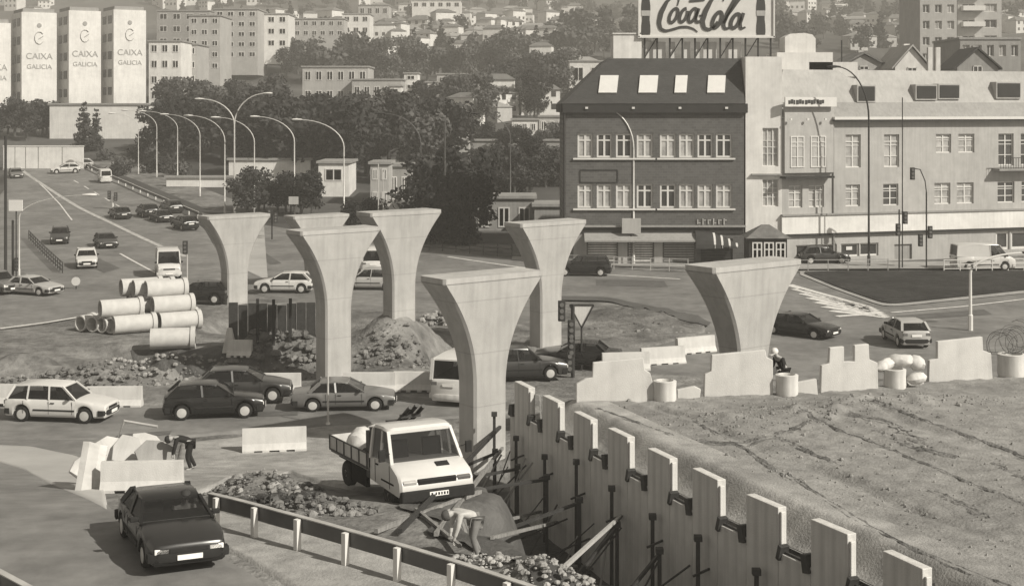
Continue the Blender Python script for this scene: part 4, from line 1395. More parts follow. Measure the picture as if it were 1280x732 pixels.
# --- narrow white house between the brick building and the corner block
wh = empty('white_house', (18.6, YB, 0), 0, 'narrow white house with a tall blank wall between brick building and pale block', 'house')
W2, H2 = 2.9, bz(71)
wx = lambda p: (p - U0) * YB / F - 18.6
holes = [(wx(953), wx(973), bz(208), bz(160)), (wx(953), wx(973), bz(258), bz(224))]
facade('wall', M_wrend, wh, 0, W2, 0, H2, holes, 0.3)
b = MB()
b.quad((0, 0, 0), (0, 13, 0), (0, 13, H2), (0, 0, H2))
b.quad((W2, 0, 0), (W2, 0, H2), (W2, 13, H2), (W2, 13, 0))
b.quad((0, 0, H2), (W2, 0, H2), (W2, 13, H2), (0, 13, H2))
b.quad((0, 13, 0), (W2, 13, 0), (W2, 13, H2), (0, 13, H2))
b.build('side_wall', M_wrend, wh, fix=False)
for h in holes:
    window(wh, *h, y=0.2, cols=3, transom=0.5, gm=M_curtain, rows=3)
MB().box((W2 / 2 + 0.2, -0.12, bz(218)), (W2 - 0.5, 0.3, 0.12)).build('ledge', M_rend2, wh)
b = MB()
b.box((at(1000, 0, 118)[0] - 18.6, 6.5, H2 - 0.5), (4.6, 5, 2.0))
b.box((at(1035, 0, 118)[0] - 18.6, 6.5, H2 - 0.9), (4.0, 5, 1.2))
b.build('roof_parapet', M_wrend, wh)
b = MB()
pts = [(at(p, q, 118)[0] - 18.6, 5.2, at(p, q, 118)[2]) for p, q in ((979, 78), (979, 47), (986, 43), (1003, 42), (1013, 44), (1017, 49), (1017, 78))]
b.poly(pts, (0, 2.4, 0))
b.build('chimney', M_wrend, wh)
b = MB()
b.bar((at(1052, 72, 118)[0] - 18.6, 6, H2 - 0.8), (at(1052, 72, 118)[0] - 18.6, 6, H2 + 1.6), 0.1)
b.build('mast', M_fasc, wh)

# --- pale corner block
AX, AY, CA, SA = 21.5, 112.0, math.cos(R(17.6)), math.sin(R(17.6))
def ku(px):
    k = (px - U0) / F
    return (k * AY - AX) / (CA - SA * k)
def kz(px, py):
    return CH - (py - V0) * (AY + SA * ku(px)) / F
kb = empty('corner_block', (AX, AY, 0), R(17.6), 'long pale rendered block with shops below and a bay topped by a sign', 'building')
UL = 40.0
HK = kz(1100, 149)
row1 = [(986, 1003), (1011, 1030), (1057, 1076), (1105, 1124), (1170, 1189), (1198, 1218), (1248, 1267), (1276, 1294)]
row2 = [(986, 1003), (1011, 1030), (1057, 1075), (1104, 1123), (1168, 1188), (1196, 1217), (1247, 1268), (1277, 1295)]
wh_ = []
for a, c in row1:
    wh_.append((ku(a), ku(c), kz(1100, 209 if a < 1150 or a > 1240 else 192), kz(1100, 168)))
for a, c in row2:
    wh_.append((ku(a), ku(c), kz(1100, 257), kz(1100, 230)))
sh_ = [(ku(995), ku(1020), 0.5, kz(1100, 303)), (ku(1021), ku(1046), 0.5, kz(1100, 303)), (ku(1051), ku(1074), 0.5, kz(1100, 303)), (ku(1075), ku(1098), 0.5, kz(1100, 303)),
       (ku(1118), ku(1140), 0.1, kz(1100, 306)), (ku(1245), ku(1262), 0.6, kz(1100, 294)), (ku(1264), ku(1290), 0.6, kz(1100, 294))]
facade('wall', M_rend, kb, 0, UL, 0, HK, wh_ + sh_, 0.25)
b = MB()
b.quad((0, 0, 0), (0, 12, 0), (0, 12, HK), (0, 0, HK))
b.quad((UL, 0, 0), (UL, 0, HK), (UL, 12, HK), (UL, 12, 0))
b.quad((0, 12, 0), (UL, 12, 0), (UL, 12, HK), (0, 12, HK))
b.build('side_wall', M_rend, kb, fix=False)
for i, h in enumerate(wh_):
    window(kb, *h, y=0.18, cols=2, transom=0.78, rows=3, gm=M_curtain if i in (2, 3, 4, 5, 8, 9, 10, 12, 13) else M_wglass, fw=0.09)
for i, h in enumerate(sh_):
    if i == 4:
        MB().box(((h[0] + h[1]) / 2, 0.2, (h[2] + h[3]) / 2), (h[1] - h[0], 0.06, h[3] - h[2])).build('shop_door', M_rend2, kb)
    else:
        window(kb, *h, y=0.18, cols=1, transom=0, fw=0.12 if i < 4 else 0.2)
for i in (1, 2):
    h = sh_[i]
    MB().box(((h[0] + h[1]) / 2, 0.15, h[2] + (h[3] - h[2]) * 0.62), (0.55, 0.04, 0.28)).build('shop_notice', M_trim, kb)
b = MB()
b.box(((ku(976) + UL) / 2, -0.10, (kz(1100, 267) + kz(1100, 289)) / 2), (UL - ku(976), 0.2, kz(1100, 267) - kz(1100, 289)))
b.build('shop_band', M_wrend, kb)
MB().box(((ku(976) + UL) / 2, -0.16, kz(1100, 265.8)), (UL - ku(976), 0.34, 0.12)).build('string_course', M_rend2, kb)
MB().box(((ku(976) + UL) / 2, -0.12, kz(1100, 291)), (UL - ku(976), 0.25, 0.12)).build('band_edge', M_fasc, kb)
MB().box((UL / 2 + 2.2, -0.25, HK + 0.08), (UL - 4.4, 0.75, 0.22)).build('cornice', M_trim, kb)
MB().box((UL / 2 + 2.2, -0.28, HK - 0.10), (UL - 4.4, 0.55, 0.12)).build('gutter', M_fasc, kb)
b = MB()
z1_, z2_ = kz(1100, 128), kz(1100, 87)
b.loft([[(0, 0.05, HK + 0.19), (UL, 0.05, HK + 0.19), (UL, 12, HK + 0.19), (0, 12, HK + 0.19)], [(0, 0.9, z1_), (UL, 0.9, z1_), (UL, 11, z1_), (0, 11, z1_)]])
b.build('roof', M_rend2, kb)
b = MB()
b.loft([[(0, 1.0, z1_), (UL, 1.0, z1_), (UL, 11, z1_), (0, 11, z1_)], [(1.3, 2.2, z2_), (UL, 2.2, z2_), (UL, 10, z2_), (1.3, 10, z2_)]])
at_ = b.build('attic', M_rend, kb)
for a, c, p, q in ((1080, 1100, 108, 126), (1154, 1178, 107, 123), (1183, 1207, 106, 122), (1256, 1284, 103, 121)):
    d = (12.5 + (V0 - p) * 113 / F)
    yv = 1.0 + 1.2 * ((kz(1100, q) - z1_) / (z2_ - z1_)) - 0.15
    b = MB()
    xa, xb, za, zb = ku(a), ku(c), kz(1100, q), kz(1100, p)
    b.box(((xa + xb) / 2, yv + 0.6, (za + zb) / 2), (xb - xa + 0.25, 1.4, zb - za + 0.25))
    o = b.build('dormer', M_rend, at_)
    b = MB()
    b.box(((xa + xb) / 2, yv - 0.12, (za + zb) / 2), (xb - xa, 0.06, zb - za))
    b.build('dormer_window', M_fasc, o)
b = MB()                                       # bay
b.box(((ku(979) + ku(1040)) / 2, -0.14, (kz(1010, 216) + kz(1010, 128)) / 2), (ku(1040) - ku(979), 0.24, kz(1010, 128) - kz(1010, 216)))
bay = b.build('bay', M_rend, kb, bevel=0.02)
for a, c in ((986, 1003), (1011, 1030)):
    o = window(bay, ku(a), ku(c), kz(1010, 209), kz(1010, 170), y=-0.28, cols=2, transom=0.8, rows=3)
MB().box(((ku(975) + ku(1036)) / 2, -0.45, kz(1010, 221)), (ku(1036) - ku(975), 0.95, 0.16)).build('balcony_slab', M_fasc, kb)
b = MB()
b.box(((ku(976) + ku(1040)) / 2, -0.66, kz(1010, 127.5)), (ku(1040) - ku(976), 0.14, 0.75))
sg = b.build('roof_sign', M_trim, kb)
b = MB()
xx = ku(980)
for i, w in enumerate((0.16, 0.2, 0.12, 0.0, 0.22, 0.2, 0.18, 0.0, 0.2, 0.22, 0.2, 0.16, 0.0, 0.2, 0.2, 0.16)):
    if w:
        b.box((xx + w / 2, -0.745, kz(1010, 127.5) + (0.03 if i % 2 else -0.02)), (w, 0.04, 0.34 if i % 3 else 0.28))
    xx += w + 0.05
b.build('sign_lettering', M_ink, sg)
for a in (984, 1005, 1027):
    MB().box((ku(a), -0.62, kz(1010, 149)), (0.16, 0.12, 0.16)).build('lantern', M_trim, kb)
# balcony at the right
b = MB()
b.box(((ku(1240) + ku(1310)) / 2, -0.5, kz(1100, 214)), (ku(1310) - ku(1240), 1.0, 0.18))
o = b.build('balcony', M_rend2, kb)
b = MB()
x0_, x1_, zt_ = ku(1242), ku(1308), kz(1100, 213)
for x in np.linspace(x0_, x1_, 22):
    b.box((x, -0.95, zt_ + 0.45), (0.03, 0.03, 0.9))
b.box(((x0_ + x1_) / 2, -0.95, zt_ + 0.92), (x1_ - x0_, 0.05, 0.05))
b.build('balcony_rail', M_fasc, o)
MB().tube([(ku(1040) + 0.1, -0.08, 0), (ku(1040) + 0.1, -0.08, HK)], 0.06, 6).build('downpipe', M_rend2, kb)

# --- little pavilion with hipped roof
kx, ky, kz_ = at(957, 329, 109.0)
pv = empty('pavilion', (kx, ky, 0.12), 0, 'small dark pavilion with a hipped roof and white framed windows before the white house', 'kiosk')
MB().box((0, 0, 1.2), (2.9, 2.2, 2.4)).build('wall', M_fasc, pv)
MB().loft([[(-1.75, -1.4, 2.4), (1.75, -1.4, 2.4), (1.75, 1.4, 2.4), (-1.75, 1.4, 2.4)], [(-0.3, -0.1, 3.35), (0.3, -0.1, 3.35), (0.3, 0.1, 3.35), (-0.3, 0.1, 3.35)]]).build('roof', M_tile, pv)
for x in (-0.85, 0.05, 0.95):
    window(pv, x - 0.38, x + 0.38, 0.7, 2.1, y=-1.13, cols=2, transom=0.6, fw=0.1)

# --- tower block and gables rising behind the corner block
def tower_block(px0, px1, ytop, Y, name, label, m, ncol, nrow, side=6.0, fl=3.0, rz=0.0):
    X0_, X1_ = (px0 - U0) * Y / F, (px1 - U0) * Y / F
    g0 = float(zt((X0_ + X1_) / 2, Y)) - 0.5
    top = CH - (ytop - V0) * Y / F - g0
    t = empty(name, (X0_, Y, g0), rz, label, 'building')
    w = X1_ - X0_
    holes = []
    for c in range(ncol):
        for r in range(nrow):
            xa = w * (c + 0.22) / ncol
            xb = w * (c + 0.78) / ncol
            zb = top - 0.8 - r * fl
            if zb - 1.5 < 0.3:
                continue
            holes.append((xa, xb, zb - 1.5, zb))
    facade('wall', m, t, 0, w, 0, top, holes, 0.35)
    b = MB()
    b.quad((0, 0, 0), (0, side, 0), (0, side, top), (0, 0, top))
    b.quad((w, 0, 0), (w, 0, top), (w, side, top), (w, side, 0))
    b.quad((0, side, 0), (w, side, 0), (w, side, top), (0, side, top))
    b.build('side_wall', m, t, fix=False)
    MB().box((w / 2, side / 2, top + 0.1), (w + 0.3, side + 0.3, 0.3)).build('roof', M_rend2, t)
    for h in holes:
        window(t, *h, y=0.28, cols=2, transom=0, fw=0.1, gm=wr_.choice([M_wglass, M_wglass, M_curtain, M_rend2]))
    return t
tb = tower_block(1150, 1196, -40, 260, 'tower_block', 'tall concrete apartment tower rising behind the corner block, with stacked windows', M_rend, 3, 8, 14)
tb2 = tower_block(1197, 1252, -40, 266, 'tower_block', 'pale wing of the apartment tower with rows of long balconies, right of the concrete part', M_rend, 2, 8, 14)
for i in range(8):
    w = (1252 - 1197) * 266 / F
    MB().box((w * 0.33, -0.7, CH + (V0 + 40) * 266 / F - float(zt(85, 266)) - 1.2 - 3.0 * i), (w * 0.5, 1.4, 0.9)).build('balcony', M_trim, tb2)
gb = tower_block(1200, 1276, 49, 190, 'flat_roof_house', 'grey flat roofed house behind the corner block at the right edge', M_rend2, 5, 1, 12)
def gable_house(px, ybase_, w, d, h, rh, Y, label, m=M_wrend, rm=M_tile, rz=0.0, name='gable_house', group=None):
    X = (px - U0) * Y / F
    z0_ = CH - (ybase_ - V0) * Y / F
    t = empty(name, (X, Y, z0_), rz, label, 'house', group)
    b = MB()
    b.poly([(-w / 2, 0, -6), (w / 2, 0, -6), (w / 2, 0, h), (0, 0, h + rh), (-w / 2, 0, h)], (0, d, 0))
    b.build('wall', m, t)
    b = MB()
    for s in (1, -1):
        b.add([(s * (w / 2 + 0.4), -0.3, h - 0.25), (0, -0.3, h + rh + 0.12), (0, d + 0.3, h + rh + 0.12), (s * (w / 2 + 0.4), d + 0.3, h - 0.25),
               (s * (w / 2 + 0.4), -0.3, h - 0.05), (0, -0.3, h + rh + 0.34), (0, d + 0.3, h + rh + 0.34), (s * (w / 2 + 0.4), d + 0.3, h - 0.05)],
              [(0, 1, 2, 3), (4, 5, 6, 7), (0, 1, 5, 4), (2, 3, 7, 6), (0, 4, 7, 3)])
    rf_ = b.build('roof', rm, t)
    MB().box((w * 0.2, d * 0.6, h + rh * 0.9), (0.6, 0.6, 1.6)).build('chimney', m, rf_)
    n = max(1, int(w / 3))
    for i in range(n):
        x = -w / 2 + w * (i + 0.5) / n
        window(t, x - 0.5, x + 0.5, max(h - 2.4, 0.4), h - 0.7, y=-0.04, cols=2, transom=0)
    return t
gable_house(1140, 90, 3.6, 8, 0.5, 2.1, 150, 'white gabled house front rising behind the ridge of the corner block', M_wrend, M_rend)
gable_house(1080, 88, 4.0, 8, 0.8, 0.9, 155, 'small pale gabled house behind the corner block, left of the white gable', M_rend)
gable_house(1222, 88, 4.4, 6, 0.3, 1.9, 152, 'dark gabled shed beside the grey flat roofed house', M_rend2, M_slate)
for i, p in enumerate((1162, 1172)):
    o = MB().box((0, 0, 0.1), (0.42, 0.5, 2.6)).build('chimney_stack', M_wrend)
    o.location = at(p, 77, 140)
    tag(o, ['left one of two white chimney stacks behind the corner block', 'right one of two white chimney stacks behind the corner block'][i], 'chimney')

# ------------------------------------------------------------------ left side: bank towers, podium, viaduct parapet
def text_mesh(s, size, name, m, parent, loc, depth=0.03):
    c = bpy.data.curves.new('lettering', 'FONT')
    c.body = s
    c.size = size
    c.align_x = 'CENTER'
    c.extrude = depth
    o = bpy.data.objects.new('lettering', c)
    COL.objects.link(o)
    dg = bpy.context.evaluated_depsgraph_get()
    me = bpy.data.meshes.new_from_object(o.evaluated_get(dg))
    bpy.data.objects.remove(o)
    me.materials.clear()
    me.materials.append(m)
    o = bpy.data.objects.new(name, me)
    COL.objects.link(o)
    o.parent = parent
    o.location = loc
    o.rotation_euler = (R(90), 0, 0)
    return o
M_inkl = mat('faded_ink', 0.30, 0.8, 0.2, 2, 0.2)
YT = 262.0
def bank_tower(pxl, pxr, ytop, Y, label, low):
    rz = R(31)
    X = (pxl - U0) * Y / F
    w = (pxr - pxl) * Y / F / 1.027
    g0 = float(zt(X, Y)) - 1
    h = CH - (ytop - V0) * Y / F - g0
    t = empty('bank_tower', (X, Y, g0), rz, label, 'tower', 'white slab towers with painted bank signs')
    b = MB()
    b.box((w / 2, 4.5, h / 2), (w, 9, h))
    b.build('wall', M_wrend, t)
    MB().box((w / 2, 4.5, h + 0.35), (w * 0.9, 8, 0.7)).build('roof', M_rend2, t)
    b = MB()
    for k in range(10):
        b.box((-0.02, 1.2 + k % 2 * 3.8 + 1.4, h - 1.8 - (k // 2) * 3.4), (0.08, 2.6, 1.5))
    b.build('window_strip', M_wglass, t)
    text_mesh('CAIXA', 1.6, 'lettering', M_inkl, t, (w / 2, -0.04, h - 8.6))
    text_mesh('GALICIA', 1.2, 'lettering', M_inkl, t, (w / 2, -0.04, h - 10.4))
    g = MB()
    g.wheel((w / 2, -0.05, h - 2.4), [(0, -0.03), (0.42, -0.03), (0.42, 0.04)], 14)
    for k in range(9):
        a0, a1 = 0.7 + k * 0.55, 0.7 + (k + 1) * 0.55
        g.bar((w / 2 + 0.85 * math.cos(a0), -0.05, h - 4.7 + 1.15 * math.sin(a0)), (w / 2 + 0.85 * math.cos(a1), -0.05, h - 4.7 + 1.15 * math.sin(a1)), 0.2, 0.06)
    g.bar((w / 2 - 0.1, -0.05, h - 4.9), (w / 2 + 0.75, -0.05, h - 4.3), 0.2, 0.07)
    g.build('emblem', M_inkl, t)
    if low:
        g = MB()
        g.poly([(w * 0.05, -0.06, h - 17.0 + low), (w * 0.93, -0.06, h - 17.6), (w * 0.93, -0.06, h - 13.2), (w * 0.05, -0.06, h - 13.6)], (0, 0.05, 0))
        g.build('painted_shade', M_rend2, t)  # grey quad drawn as a cast shadow low on the tower front
    return t
bank_tower(-30, 13, 28, YT - 8.6, 'white slab tower cut by the left edge, with a painted sign', 0)
bank_tower(27, 71, 15, YT - 4.3, 'white slab tower with a painted bank sign, nearest the left edge in full view', 0)
bank_tower(86, 127, 13, YT, 'white slab tower with a painted bank sign, middle one of the three in full view', 0)
bank_tower(142, 184, 12, YT + 4.3, 'white slab tower with a painted bank sign, right hand one beside the pale flats', 0)
def block(px0, px1, ytop, ybase_, Y, d, label, m=M_rend, rows_=0, cols_n=0, name='apartment_block', cat='building', group=None, rz=0.0, rm=None):
    X0_, X1_ = (px0 - U0) * Y / F, (px1 - U0) * Y / F
    z0_ = CH - (ybase_ - V0) * Y / F
    h = CH - (ytop - V0) * Y / F - z0_
    t = empty(name, (X0_, Y, z0_), rz, label, cat, group)
    w = X1_ - X0_
    MB().box((w / 2, d / 2, h / 2 - 2), (w, d, h + 4)).build('wall', m, t)
    MB().box((w / 2, d / 2, h + 0.12), (w + 0.5, d + 0.5, 0.28)).build('roof', rm or M_rend2, t)
    for r in range(rows_):
        for c in range(cols_n):
            x = w * (c + 0.5) / cols_n
            z = h * (r + 0.55) / rows_
            window(t, x - w / cols_n * 0.28, x + w / cols_n * 0.28, z - h / rows_ * 0.24, z + h / rows_ * 0.24, y=-0.03, cols=2, transom=0, fw=0.12, gm=wr_.choice([M_wglass, M_wglass, M_curtain, M_rend2]))
    return t
block(62, 182, 131, 182, 238, 14, 'low white podium building under the slab towers', M_wrend, 0, 0, 'podium_building')
block(186, 226, 52, 130, 290, 12, 'white apartment block with faint sign letters beside the right hand slab tower', M_wrend, 4, 3)
block(212, 246, 56, 125, 300, 12, 'pale apartment block behind the white one beside the towers', M_rend, 4, 3)
block(236, 275, 20, 90, 340, 14, 'pale grey apartment block on the slope right of the towers', M_rend, 5, 3)
block(268, 322, 12, 75, 370, 14, 'tall light apartment block on the slope above the street lamps', M_rend, 5, 4)
block(196, 262, 14, 60, 420, 14, 'grey block high behind the white apartment block', M_rend2, 3, 4)
block(318, 360, 18, 62, 380, 12, 'white apartment block at the left end of the long terrace', M_wrend, 3, 3)
block(345, 430, 24, 48, 430, 12, 'long pale terrace on the slope above the dark trees', M_rend, 2, 8)
block(428, 462, 18, 45, 440, 12, 'white terrace end with a dark doorway on the slope', M_wrend, 2, 3)
block(448, 486, 7, 22, 520, 12, 'pale low building at the top of the slope left of centre', M_rend, 1, 4)
block(515, 576, 1, 12, 600, 12, 'long white building at the very top above the trees', M_wrend, 1, 6)
block(378, 460, 84, 132, 290, 12, 'wide pale building with a curved front among the dark trees', M_rend, 2, 6)
block(440, 502, 100, 138, 285, 10, 'pale lower wing with flat roof right of the wide pale building', M_rend, 1, 5)
block(486, 501, 108, 134, 278, 6, 'small white cube house at the end of the lower wing', M_wrend, 2, 1)
block(505, 522, 92, 126, 300, 8, 'narrow tall white house among the trees', M_wrend, 3, 1)
block(522, 546, 103, 130, 298, 8, 'white house with two windows joined to the narrow tall one', M_wrend, 2, 2)
block(546, 584, 93, 140, 310, 9, 'grey house with shaded front right of the white houses', M_rend, 3, 3)
block(584, 602, 100, 130, 300, 8, 'bright narrow gable house beside the grey house', M_wrend, 2, 1)
block(600, 640, 95, 140, 315, 9, 'grey terrace house with dark roof at the foot of the wooded slope', M_rend2, 3, 3, rm=M_slate)
block(690, 712, 52, 80, 430, 8, 'bright white house wall behind the trees left of the brick roof', M_wrend, 1, 1)
block(712, 756, 77, 112, 300, 8, 'white house wall just left of the mansard roof', M_wrend, 1, 2)
block(556, 586, 158, 178, 200, 8, 'long low pale house above the retaining bank in the middle', M_rend, 1, 3)
block(398, 436, 204, 236, 170, 8, 'white hut with rounded end behind the street lamps', M_wrend, 1, 1, 'white_hut', 'hut')
block(463, 486, 205, 262, 160, 6, 'pale block building behind the flared pier tops', M_rend, 2, 2)
block(486, 512, 208, 268, 165, 6, 'pale low shed with a dark round opening behind the pier', M_rend2, 1, 2)
block(592, 668, 248, 300, 138, 5, 'grey garage with dark openings left of the brick building', M_rend2, 1, 3, 'garage', 'garage')
block(668, 706, 258, 305, 136, 5, 'grey wall and shed close to the brick building corner', M_rend2, 0, 0, 'shed', 'shed')
block(530, 556, 272, 304, 132, 4, 'grey ticket hut at the edge of the dark hedge', M_rend, 0, 0, 'hut', 'hut')
block(286, 388, 200, 205.5, 185, 0.6, 'long pale low wall behind the street lamps', M_wrend, 0, 0, 'low_wall', 'wall')
block(208, 320, 222, 227, 180, 0.5, 'pale low parapet behind the guard rail of the highway', M_wrend, 0, 0, 'low_wall', 'wall')
block(640, 672, 150, 170, 232, 7, 'pale row house with small windows beside the brick roof, left one', M_wrend, 1, 3)
block(674, 706, 146, 171, 236, 7, 'pale row house with small windows touching the brick building outline', M_rend, 1, 3)
block(560, 700, 176, 184, 215, 0.8, 'long grey terrace wall below the houses in the middle', M_rend2, 0, 0, 'terrace_wall', 'wall')
# white panelled parapet closing the top of the highway
Yp_ = gp(55, 212.5)[1]
t = empty('panelled_wall', ((4 - U0) * Yp_ / F, Yp_, float(zt(-70, Yp_)) - 0.1), 0, 'white panelled wall across the top of the highway, with dark upright joints', 'wall')
w = 101 * Yp_ / F
xs_ = [0, 1.7, 3.2, 5.0, 8.4, w]
for i in range(len(xs_) - 1):
    MB().box(((xs_[i] + xs_[i + 1]) / 2, 0, 1.75), (xs_[i + 1] - xs_[i] - 0.14, 0.3, 3.1)).build('wall_panel', M_wrend, t)
b = MB()
for x in xs_[1:-1]:
    b.box((x, 0.02, 1.8), (0.28, 0.2, 3.3))
b.build('joint_post', M_rend2, t)
MB().box((w / 2, 0, 3.45), (w, 0.4, 0.16)).build('coping', M_trim, t)
MB().box((w / 2, 0, 0.1), (w, 0.5, 0.4)).build('footing', M_rend2, t)

# ------------------------------------------------------------------ small houses scattered on the slope
def mini(kind):
    t = empty('hillside_house', (0, 0, 0), 0, None, 'house')
    if kind == 0:
        w, d, h, rh = 9, 8, 5.5, 2.0
    elif kind == 1:
        w, d, h, rh = 12, 8, 4.0, 1.8
    else:
        w, d, h, rh = 8, 8, 8.0, 1.5
    MB().box((0, 0, h / 2 - 2), (w, d, h + 4)).build('wall', [M_wrend, M_rend, M_wrend][kind], t)
    b = MB()
    b.loft([[(-w / 2 - 0.4, -d / 2 - 0.4, h), (w / 2 + 0.4, -d / 2 - 0.4, h), (w / 2 + 0.4, d / 2 + 0.4, h), (-w / 2 - 0.4, d / 2 + 0.4, h)], [(-w / 4, -0.1, h + rh), (w / 4, -0.1, h + rh), (w / 4, 0.1, h + rh), (-w / 4, 0.1, h + rh)]])
    b.build('roof', [M_tile, M_rend2, M_tile][kind], t)
    for r in range(2 if kind != 1 else 1):
        for c in range(3):
            x = -w / 2 + w * (c + 0.5) / 3
            MB().box((x, -d / 2 - 0.02, 1.6 + r * 2.9), (1.1, 0.08, 1.3)).build('window', M_wglass, t)
    return t
minis = [mini(0), mini(1), mini(2)]
HL = ['small pale two storey house among others on the distant slope', 'low grey house with a flat hipped roof among others on the distant slope', 'narrow white three storey house among others on the distant slope']
hr = random.Random(3)
for (x0_, x1_, y0_, y1_, n) in [(320, 480, 8, 40, 16), (480, 640, 22, 60, 35), (560, 740, 30, 62, 32), (600, 740, 62, 84, 8), (640, 790, 20, 45, 11), (968, 1060, 8, 32, 14), (1030, 1150, 26, 52, 14),
                                (1070, 1160, 48, 62, 13), (1252, 1280, 20, 46, 5), (200, 330, 2, 14, 8), (480, 720, 8, 24, 14), (0, 60, 0, 25, 6), (560, 700, 132, 165, 8), (480, 740, 62, 92, 14), (400, 560, 40, 60, 8)]:
    for i in range(n):
        px, py = hr.uniform(x0_, x1_), hr.uniform(y0_, y1_)
        X, Y, Z = gp(px, py)
        k = hr.randrange(3)
        s = hr.uniform(0.8, 1.25) * (0.8 if Y > 500 else 0.7)
        o = place(minis[k], (X, Y, Z), R(hr.uniform(-35, 45)), HL[k], ['pale two storey hillside houses', 'low grey hillside houses', 'narrow white hillside houses'][k], s)
# ------------------------------------------------------------------ trees and plants
def leaf_crown(rng, blobs, n, size):
    vs, fs = [], []
    tot = sum(b[3] ** 2 for b in blobs)
    for (cx_, cy_, cz_, r, zr) in blobs:
        m = int(n * r * r / tot)
        for i in range(m):
            v = Vector((rng.gauss(0, 1), rng.gauss(0, 1), rng.gauss(0, 1))).normalized()
            q = r * rng.uniform(0.55, 1.08)
            c = Vector((cx_ + v.x * q, cy_ + v.y * q, cz_ + v.z * q * zr))
            nrm = (v + Vector((rng.gauss(0, 0.6), rng.gauss(0, 0.6), rng.gauss(0, 0.6)))).normalized()
            a = nrm.orthogonal().normalized()
            a = Matrix.Rotation(rng.random() * 6.28, 3, nrm) @ a
            bb_ = nrm.cross(a)
            s = size * rng.uniform(0.6, 1.3)
            o = len(vs)
            vs += [tuple(c + a * s), tuple(c + bb_ * s * 0.6), tuple(c - a * s * 0.9), tuple(c - bb_ * s * 0.6)]
            fs.append((o, o + 1, o + 2, o + 3))
    m = MB()
    m.add(vs, fs)
    return m
def make_tree(seed, kind, m, n=1500, size=0.34):
    rng = random.Random(seed)
    t = empty('dense_tree' if kind == 'round' else 'conifer_tree' if kind == 'cone' else 'bush', (0, 0, 0), 0, None, 'tree' if kind != 'bush' else 'bush')
    tr = MB()
    blobs = []
    if kind == 'round':
        H = 9.0
        tr.tube([(0, 0, -0.6), (0.1, 0, 1.5), (0.0, 0.1, 3.2), (0.2, 0, 5.6)], [0.34, 0.26, 0.2, 0.08], 8)
        for i in range(14):
            a = rng.random() * 6.28
            z = rng.uniform(2.6, 7.6)
            rr = 2.6 * math.sqrt(max(1 - ((z - 4.6) / 4.0) ** 2, 0.05)) * rng.uniform(0.5, 1.05)
            r = rng.uniform(1.0, 1.75)
            c = (rr * math.cos(a), rr * math.sin(a), z)
            blobs.append((*c, r, 0.8))
            tr.tube([(0, 0, 2.4 + rng.random() * 2), (c[0] * 0.5, c[1] * 0.5, z * 0.5 + 1.9), c], [0.12, 0.08, 0.03], 5)
        blobs.append((0, 0, 5.0, 1.8, 1.1))
    elif kind == 'cone':
        tr.tube([(0, 0, -0.6), (0, 0, 4), (0, 0, 8.5)], [0.3, 0.2, 0.04], 8)
        for i in range(9):
            z = 0.9 + i * 0.95
            r = 2.1 * (1 - i / 10.5)
            for k in range(4):
                a = rng.random() * 6.28
                blobs.append((r * 0.5 * math.cos(a), r * 0.5 * math.sin(a), z, r * 0.72, 0.7))
    else:
        tr.tube([(0, 0, -0.3), (0, 0, 0.8)], [0.08, 0.04], 5)
        for i in range(6):
            a = rng.random() * 6.28
            blobs.append((0.8 * math.cos(a), 0.6 * math.sin(a), rng.uniform(0.4, 1.0), rng.uniform(0.5, 0.9), 0.8))
    tr.build('trunk', M_bark, t)
    leaf_crown(rng, blobs, n, size).build('crown', m, t, fix=False)
    return t
T_round = [make_tree(1, 'round', M_leaf), make_tree(2, 'round', M_leaf2), make_tree(3, 'round', M_leaf, 1700), make_tree(4, 'round', M_leaf3)]
T_cone = [make_tree(5, 'cone', M_leaf3, 1900, 0.3), make_tree(6, 'cone', M_leaf, 1500, 0.32)]
T_bush = [make_tree(7, 'bush', M_leaf2, 420, 0.16), make_tree(8, 'bush', M_leaf3, 420, 0.16)]
F_round = [make_tree(11, 'round', M_leaf, 480, 0.62), make_tree(12, 'round', M_leaf2, 480, 0.62), make_tree(13, 'cone', M_leaf3, 420, 0.62)]
tr_ = random.Random(21)
TL = {}
def trees(protos, box, n, s0, s1, label, group, cond=None):
    x0_, x1_, y0_, y1_ = box
    for i in range(n):
        px = x0_ + (x1_ - x0_) * ((i + tr_.random()) / n)
        py = tr_.uniform(y0_, y1_)
        X, Y, Z = gp(px, py)
        s = tr_.uniform(s0, s1)
        p = protos[tr_.randrange(len(protos))]
        place(p, (X, Y, Z - 0.1), tr_.random() * 6.28, label, group, (s * tr_.uniform(0.9, 1.15), s * tr_.uniform(0.9, 1.15), s))
trees(T_round, (325, 565, 205, 232), 15, 0.95, 1.35, 'dark broadleaf tree in the dense belt behind the street lamps', 'trees in the belt behind the lamps')
trees(T_round, (330, 560, 180, 200), 12, 0.95, 1.3, 'dark broadleaf tree in the dense belt behind the street lamps', 'trees in the belt behind the lamps')
trees(T_round, (185, 340, 188, 206), 11, 0.9, 1.3, 'dark tree behind the row of lamps, right of the podium building', 'trees right of the podium')
trees(T_round, (195, 345, 150, 172), 9, 0.9, 1.2, 'dark tree behind the row of lamps, right of the podium building', 'trees right of the podium')
trees(T_round + F_round, (345, 640, 92, 112), 26, 1.0, 1.4, 'dark tree in the wooded strip above the pale buildings', 'trees in the wooded strip')
trees(T_round, (620, 730, 110, 150), 14, 0.9, 1.3, 'dark tree in the clump left of the mansard roof', 'trees left of the mansard roof')
trees(T_round, (520, 640, 138, 160), 8, 0.7, 1.0, 'dark tree below the terrace houses in the middle', 'trees below the terrace houses')
trees([T_round[3], T_round[0]], (535, 600, 285, 302), 5, 0.75, 1.0, 'black leafy tree by the roadside left of the garage', 'trees left of the garage')
